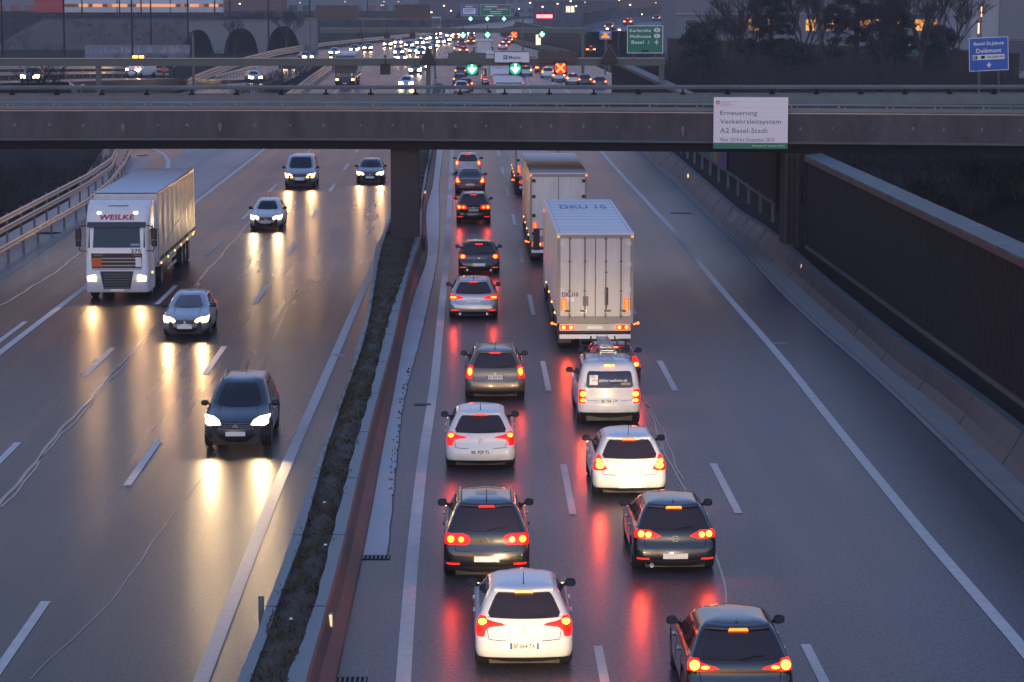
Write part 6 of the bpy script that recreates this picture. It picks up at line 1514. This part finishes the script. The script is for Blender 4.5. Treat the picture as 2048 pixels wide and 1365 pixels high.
def scrub(name, m, pts, seed, hmin, hmax, n=26, leaves=0):
    rnd = random.Random(seed); mb = MB()
    for x, y, z in pts:
        h = rnd.uniform(hmin, hmax)
        for k in range(n):
            a = rnd.random() * 6.28; o = Vector((math.cos(a), math.sin(a), 0)) * rnd.random() * h * .35; d = Vector((math.cos(a) * .45, math.sin(a) * .45, 1)).normalized()
            p = Vector((x, y, z)) + o; q = p + d * h * rnd.uniform(.5, 1.); mb.tube([p, (p + q) / 2 + Vector((rnd.gauss(0, .05), rnd.gauss(0, .05), 0)), q], [.02, .014, .006], 3, 0, False)
            for j in range(3):
                f = rnd.uniform(.3, .95); b = p.lerp(q, f); a2 = rnd.random() * 6.28; e = b + Vector((math.cos(a2) * .4, math.sin(a2) * .4, .55)) * h * rnd.uniform(.12, .3); mb.tube([b, e], [.011, .005], 3, 0, False)
        for k in range(leaves): leaf_clump(mb, Vector((x, y, z + h * .3)) + Vector((rnd.gauss(0, h * .3), rnd.gauss(0, h * .3), rnd.uniform(0, h * .4))), h * .12, 5, .07, rnd)
    return tag(mb.build(name, m), kind='stuff')
rs = random.Random(77)
scrub('undergrowth', M['scrub'], [(lambda x, y: (x, y, zb(x, y) - .1))(rs.uniform(17, 36), rs.uniform(110, 180)) for _ in range(420)], 1, .8, 2.2, 16, 20)
scrub('undergrowth', M['scrub'], [(rs.uniform(18, 46), rs.uniform(196, 262), 2.5) for _ in range(330)], 2, 1.8, 4.6, 22, 18)
scrub('undergrowth', M['scrub'], [(rs.uniform(-48, -23.6) if i % 2 else rs.uniform(-32, -24), rs.uniform(112, 178), -.35) for i in range(240)], 3, .7, 1.7, 14, 12)
scrub('undergrowth', M['scrub'], [(-22.6 + (y_ - 260) * .004 + rs.uniform(-4.5, 1.2), y_, -.3) for y_ in [rs.uniform(255, 400) for _ in range(120)]], 4, .8, 2.2, 14, 10)
scrub('undergrowth', M['scrub'], [(rs.uniform(-60, -36), rs.uniform(300, 445), -.3) for _ in range(120)], 5, .8, 2.4, 12, 10)

scrub('undergrowth', M['scrub'], [(rs.uniform(-140, -52), yy, 5.7 * min(1, max(0, (yy - 458) / 72))) for yy in [rs.uniform(456, 532) for _ in range(170)]], 6, 1.0, 3.2, 12, 16)
# ------------------------------------------------------------------ right background: walls, buildings, elevated road
def far_wall(label, x0, y0, x1, y1, z0, z1a, z1b, m='noise_red', pitch=1.0, cat='wall'):
    t = thing('retaining_wall', label, cat, (x0, y0, 0)); n = max(2, int(math.hypot(x1 - x0, y1 - y0) / pitch)); mb = MB(); rows = []
    d = Vector((x1 - x0, y1 - y0, 0)).normalized(); nn = Vector((d.y, -d.x, 0)) * .12
    for i in range(n):
        for f, o in ((0, 0), (.3, 0), (.4, 1), (.9, 1)):
            u = (i + f) / n; p = Vector(((x1 - x0) * u, (y1 - y0) * u, 0)) - nn * o; zt_ = z1a + (z1b - z1a) * u; rows.append([p + Vector((0, 0, z0)), p + Vector((0, 0, zt_))])
    mb.grid(rows); mb.build('panel', M[m], t)
    mb = MB(); mb.hexa([nn * 1.5 + Vector((0, 0, z1a)), Vector((x1 - x0, y1 - y0, z1b)) + nn * 1.5, Vector((x1 - x0, y1 - y0, z1b)) - nn * 2, -nn * 2 + Vector((0, 0, z1a))], [nn * 1.5 + Vector((0, 0, z1a + .2)), Vector((x1 - x0, y1 - y0, z1b + .2)) + nn * 1.5, Vector((x1 - x0, y1 - y0, z1b + .2)) - nn * 2, -nn * 2 + Vector((0, 0, z1a + .2))]); mb.build('coping', M['gantry'], t); return t
far_wall('brown corrugated wall with beige coping behind the trees on the right', V(1335, 76, 300)[0], 300, V(2040, 106, 272)[0], 272, 2.0, V(1335, 78, 300)[1], V(2040, 108, 272)[1])
far_wall('dark red wall beside the far end of the queue', 21.5, 462, 11.5, 577, 0, 3.7, 4.4, pitch=1.4)
far_wall('dark slatted wall in the middle distance behind the exit queue', 40, 560, 21.5, 462.5, 0, 3.6, 3.6, pitch=1.4)
t = thing('concrete_barrier', 'low pale barrier at the foot of the far red wall', 'barrier', (20, 455, 0)); mb = MB(); mb.hexa([(-1.5, -2, 0), (-.9, -2, 0), (-10.2, 118, 0), (-10.8, 118, 0)], [(-1.4, -2, 1), (-1.1, -2, 1), (-10.4, 118, 1), (-10.6, 118, 1)]); mb.build('wall_face', M['conc_red'], t)
# elevated road with upright fins
ev = thing('elevated_road', 'elevated road with a tall slatted parapet rising to the right', 'viaduct', (0, 0, 0))
EP = [(22, 470, 4.0), (30, 520, 4.5), (52, 640, 4.3), (82, 800, 3.9), (120, 1000, 3.6)]
mb = MB(); mb.grid([[(x - .6, y, z - 1.0), (x - .6, y, z), (x + 14, y + 6, z), (x + 14, y + 6, z - 1.0)] for x, y, z in EP]); mb.build('deck', M['bld'], ev)
mb = MB(); n = 150
for i in range(n):
    s = i / n * (len(EP) - 1.001); k = int(s); f = s - k; a, b = EP[k], EP[k + 1]; x, y, z = [a[j] + (b[j] - a[j]) * f for j in range(3)]; hh = 3.3 - .7 * (i / n)
    mb.box(x - .09, x + .09, y - .12, y + .12, z, z + hh)
    if i % 1 == 0: mb.hexa([(x - .5, y - .05, z - .9), (x - .3, y - .05, z - .9), (x - .3, y + .05, z - .9), (x - .5, y + .05, z - .9)], [(x - .95, y - .05, z - .05), (x - .75, y - .05, z - .05), (x - .75, y + .05, z - .05), (x - .95, y + .05, z - .05)])
mb.build('lattice', M['bld2'], ev)
mb = MB(); mb.grid([[(x - .1, y, z + 3.3 - .7 * i / 4), (x + .1, y, z + 3.35 - .7 * i / 4)] for i, (x, y, z) in enumerate(EP)]); mb.grid([[(x + .25, y, z), (x + .25, y, z + 1.2)] for x, y, z in EP]); mb.build('fin_rail', M['bld'], ev)
mb = MB()
for i, (x, y, z) in enumerate(EP[1:]): mb.box(x + 4, x + 6, y, y + 2, -.3, z - 1)
mb.build('pillars', M['noise_red'], ev)
for i, (f, off, kd) in enumerate(((.15, 4, 'rd'), (.9, 4, 'rdb'), (1.5, 3, 'rd'), (1.75, 5, 'rdb'), (2.1, 4, 'rd'), (2.45, 3.5, 'rdb'), (2.62, 5.5, 'rsb'), (2.7, 3.6, 'rdb'), (2.82, 5, 'rsb'), (2.95, 4, 'rdb'), (3.02, 6, 'rdb'))):
    k = int(f); u = f - k; a, b = EP[k], EP[min(k + 1, len(EP) - 1)]; x, y, z = [a[j] + (b[j] - a[j]) * u for j in range(3)]
    t = copy_tree(FAR[kd]); t.location = (x + off, y, z + .01); t.rotation_euler.z = -.18; t['group'] = 'cars on the elevated road'; t['label'] = 'car with red tail lamps on the elevated road behind its slatted parapet'
# buildings
def building(label, x0, x1, y0, y1, z0, z1, m, rows, cols, win=(.55, .5), lit=0., seed=0, litm='litwin2', roof=True, wy=None):
    t = thing('building', label, 'building', ((x0 + x1) / 2, y0, z0)); rnd = random.Random(seed); w = (x1 - x0); h = z1 - z0
    mb = MB(); mb.box(-w / 2, w / 2, 0, y1 - y0, -.3, h); mb.build('wall', M[m], t)
    if roof: mb = MB(); mb.box(-w / 2 - .2, w / 2 + .2, -.2, y1 - y0 + .2, h + .003, h + .35); mb.build('roof', M['bld2'], t)
    a = MB(); b = MB(); WN = {}; sx = w / cols if cols else 0; sz = h / rows if rows else 0
    for r in range(rows):
        for c in range(cols):
            x = -w / 2 + sx * (c + .5); z = sz * (r + .5); tgt = b if rnd.random() < lit else a
            src = WN.get(tgt is b)
            if src is None:
                mb = MB(); mb.box(-sx * win[0] / 2, sx * win[0] / 2, -.05, .002, -sz * win[1] / 2, sz * win[1] / 2); o = WN[tgt is b] = mb.build('window', M[litm if tgt is b else 'win'], t)
            else: o = src.copy(); C.objects.link(o)
            o.location = (x, 0, z)
    return t
BY = 400.
bx0 = V(1352, 50, BY)[0]; bx1 = V(1915, 50, BY)[0]
lb = building('long low building with a row of lit windows behind the trees', bx0, bx1, BY, BY + 30, 0, 12.5, 'bld', 0, 0)
wz0, wz1 = V(0, 62, BY)[1], V(0, 40, BY)[1]; cxb = (bx0 + bx1) / 2
for px, wd, li in ((1385, 32, 0), (1440, 30, 0), (1475, 28, 0), (1508, 26, 1), (1545, 24, 1), (1588, 24, 0), (1622, 24, 1), (1657, 24, 1), (1695, 22, 0), (1731, 24, 1), (1760, 18, 1), (1803, 20, 1), (1840, 26, 1), (1878, 26, 1)):
    x = V(px, 50, BY)[0] - cxb; w_ = wd * BY / 5000 / 2 * .85
    mb = MB(); mb.box(x - w_ - .12, x + w_ + .12, -.06, .01, wz0 - .12, wz1 + .12); f = mb.build('window', M['bld3'], lb)
    mb = MB(); mb.box(x - w_, x - .06, -.075, -.062, wz0, wz1); mb.box(x + .06, x + w_, -.075, -.062, wz0, wz1); mb.build('pane', M['litwin'] if li else M['win'], f)
mb = MB(); mb.box(bx0 - cxb, bx1 - cxb, -.4, -.02, wz0 - 3.4, wz0 - 2.9); mb.box(bx0 - cxb, bx1 - cxb, -.25, -.02, wz1 + .8, wz1 + 1.0); mb.build('ledge', M['bld3'], lb)
tx0, tx1 = V(1943, 40, 340)[0], V(2180, 40, 340)[0]
tb = building('tall plain grey building at the top right corner', tx0, tx1, 340, 365, 0, 34, 'bld3', 0, 0)
mb = MB(); mb.box(-(tx1 - tx0) / 2 + 3.8, (tx1 - tx0) / 2, -.35, -.003, V(0, 80, 340)[1], 34); mb.build('upper_wall', M['bld'], tb); mb = MB(); mb.box(-(tx1 - tx0) / 2, (tx1 - tx0) / 2, -.4, -.003, 1, V(0, 83, 340)[1]); mb.build('base_wall', M['bld2'], tb)
mb = MB(); mb.box(V(1930, 70, 330)[0] - 75, V(2000, 70, 330)[0] - 75, 0, 4, 0, V(0, 70, 330)[1]); 
rb_ = random.Random(40)
specs = [(-330, -250, 820, 18, 'bld'), (-245, -190, 880, 24, 'bld2'), (-185, -120, 760, 16, 'bld'), (-116, -70, 900, 26, 'bld2'), (-62, -20, 820, 15, 'bld'), (-18, 16, 980, 22, 'bld2'), (-100, -50, 690, 14, 'brick'), (18, 60, 1100, 26, 'bld'), (62, 110, 1050, 18, 'bld2'), (112, 170, 980, 24, 'bld'), (175, 240, 900, 20, 'bld2'), (-60, -10, 1250, 36, 'bld'), (40, 90, 1350, 38, 'bld2'), (-160, -90, 1300, 34, 'bld2'), (120, 210, 1400, 40, 'bld'), (245, 330, 840, 22, 'bld'), (-420, -335, 760, 17, 'bld2'), (20, 44, 720, 8, 'bld2'), (48, 74, 900, 10, 'brick')]
names = ['wide grey block at the far left behind the train', 'dark block behind the train coaches', 'grey block above the viaduct arches', 'dark tall block behind the brown boards', 'grey hall right of the brown boards', 'dark block straight up the motorway', 'reddish hall with flags behind the viaduct', 'tall grey block behind the distant green board', 'dark long block right of the distant green board', 'grey block above the elevated road', 'dark block above the right end of the elevated road', 'pale tower far behind the brown boards', 'dark tower far behind the green board', 'dark tower far behind the viaduct', 'large grey tower far behind the trees', 'grey block behind the lit building', 'dark block at the far left edge behind the locomotive', 'low dark shed beside the elevated road', 'low reddish shed behind the elevated road']
for i, ((a, b, y, h, m), nme) in enumerate(zip(specs, names)):
    building(nme, a, b, y, y + 20, 0, h, m, min(6, max(2, int(h / 3.4))), min(15, max(3, int((b - a) / 4))), (.6, .45), .05, i)
# street lamps and other small lights of the city
rl = random.Random(12); SL0 = None
CITY = [(768, 4, 1), (767, 11, 1), (763, 11, 1), (690, 4, 1), (797, 4, 1), (863, 25, 0), (902, 22, 0), (1115, 8, 0), (1141, 3, 0), (1135, 22, 1), (1148, 23, 1), (1152, 13, 0), (1193, 32, 0), (1217, 34, 0), (1238, 0, 0), (1284, 29, 0), (1311, 6, 1), (1038, 18, 0), (1238, 60, 0), (1335, 50, 0), (1214, 58, 0), (1360, 3, 0), (600, 6, 1), (480, 8, 0), (888, 12, 0), (1060, 6, 0), (1085, 14, 0), (1170, 5, 1), (1260, 10, 0), (1395, 8, 0)]
for i, (px, py, wh) in enumerate(CITY):
    Y = 640 + (i * 37) % 60 if py < 40 else 420; x, z = V(px, py, Y)
    t = thing('street_lamp', 'small glowing street lamp among the blurred city lights', 'street lamp', (x, Y, 0), 0, 'distant street lamps')
    mb = MB(); mb.tube([(0, 0, 0), (0, .1, z + .1)], [.1, .06], 6); mb.bar((0, .1, z + .1), (0, -.7, z + .16), .07); mb.build('pole', M['bld2'], t)
    mb = MB(); mb.box(-.19, .19, -.95, -.4, z - .1, z + .12); mb.build('lamp_head', M['litwin2' if wh else 'citylight'], t)
for px, py, lab in ((1963, 12, 'tall'), (1957, 45, 'short')):
    Y = 315.; x, z = V(px, py, Y); t = thing('street_lamp', '%s street lamp with orange lit pole before the grey building' % lab, 'street lamp', (x, Y, 0))
    mb = MB(); mb.tube([(0, 0, 0), (0, 0, z)], [.11, .07], 6); mb.bar((-.1, 0, z), (.85, 0, z + .12), .08); mb.build('pole', M['rustbank'], t); mb = MB(); mb.box(-.35, .1, -.12, .12, z + .08, z + .2); mb.build('lamp_head', M['plastic'], t)
    mb = MB(); mb.tube([(0, -.12, z - 1.4), (0, -.12, z - .1)], .06, 6); mb.build('lamp_glow', M['pole_glow'], t)  # glowing tube stands in for orange lamplight on the pole
# red shop lettering far away is too small to read; its sign board stays a plain lit strip
x, z = V(1089, 33, 640); t = thing('lit_sign', 'tiny glowing red shop sign far away beside the elevated road', 'sign', (x, 640, z)); mb = MB(); mb.box(-2.0, 2.0, 0, .2, -.4, .4); mb.build('panel', M['cityred'], t); mb = MB(); mb.box(-.2, .2, .2, .5, -z, 0); mb.build('post', M['bld2'], t)

# ------------------------------------------------------------------ air, sky and sun
SUN_EL, SUN_AZ = -1.0, 190.
w = bpy.data.worlds.new('World'); SC.world = w; w.use_nodes = True
nt = w.node_tree; bg = nt.nodes['Background']; sk = nt.nodes.new('ShaderNodeTexSky'); sk.sky_type = 'NISHITA'; sk.sun_disc = False
sk.sun_elevation = R(SUN_EL); sk.sun_rotation = R(SUN_AZ); sk.air_density = 1.0; sk.dust_density = .5; sk.ozone_density = 2.4
nt.links.new(sk.outputs[0], bg.inputs['Color']); bg.inputs['Strength'].default_value = .15
dusk_fill = bpy.data.lights.new('dusk_fill', 'SUN'); dusk_fill.energy = .022; dusk_fill.angle = R(120); dusk_fill.color = (1, .74, .70)  # pinkish fill added high and wide; the sky's own source is below the horizon
so = bpy.data.objects.new('dusk_fill', dusk_fill); C.objects.link(so)
a = R(SUN_AZ); e = R(max(SUN_EL, 35)); so.rotation_euler = Vector((-math.sin(a) * math.cos(e), -math.cos(a) * math.cos(e), -math.sin(e))).to_track_quat('-Z', 'Y').to_euler()
HAZE = 0.00027
if HAZE:
    mb = MB(); mb.box(-1600, 1600, -80, 2600, -1.4, 46); hz = mb.build('haze', M['white']); hz['kind'] = 'stuff'
    m = bpy.data.materials.new('haze'); m.use_nodes = True; n = m.node_tree; n.nodes.remove(n.nodes['Principled BSDF']); v = n.nodes.new('ShaderNodeVolumePrincipled'); v.inputs['Color'].default_value = (.82, .88, 1, 1); v.inputs['Density'].default_value = HAZE
    n.links.new(v.outputs[0], n.nodes['Material Output'].inputs['Volume']); hz.data.materials.clear(); hz.data.materials.append(m)
SC.view_settings.view_transform = 'Standard'; SC.view_settings.look = 'None'; SC.view_settings.exposure = EXPO; SC.view_settings.gamma = 1
SC.render.engine = 'CYCLES'
# only lamps that really light something are sampled as lights
for m in bpy.data.materials:
    if m.use_nodes and 'Principled BSDF' in m.node_tree.nodes and m.node_tree.nodes['Principled BSDF'].inputs['Emission Strength'].default_value > 0:
        m.cycles.emission_sampling = 'FRONT_BACK' if m.name.startswith(('headlight', 'white headlight', 'far headlight', 'green arrow', 'red cross', 'amber beacon')) else 'NONE'
cy = SC.cycles; cy.use_denoising = True; cy.max_bounces = 5; cy.diffuse_bounces = 2; cy.glossy_bounces = 3; cy.transmission_bounces = 2; cy.volume_bounces = 0; cy.sample_clamp_indirect = .3; cy.sample_clamp_direct = 2.5; cy.use_adaptive_sampling = False; cy.light_sampling_threshold = 0; cy.use_light_tree = True; cy.caustics_reflective = False; cy.caustics_refractive = False
try: cy.denoiser = 'OPENIMAGEDENOISE'
except Exception: pass
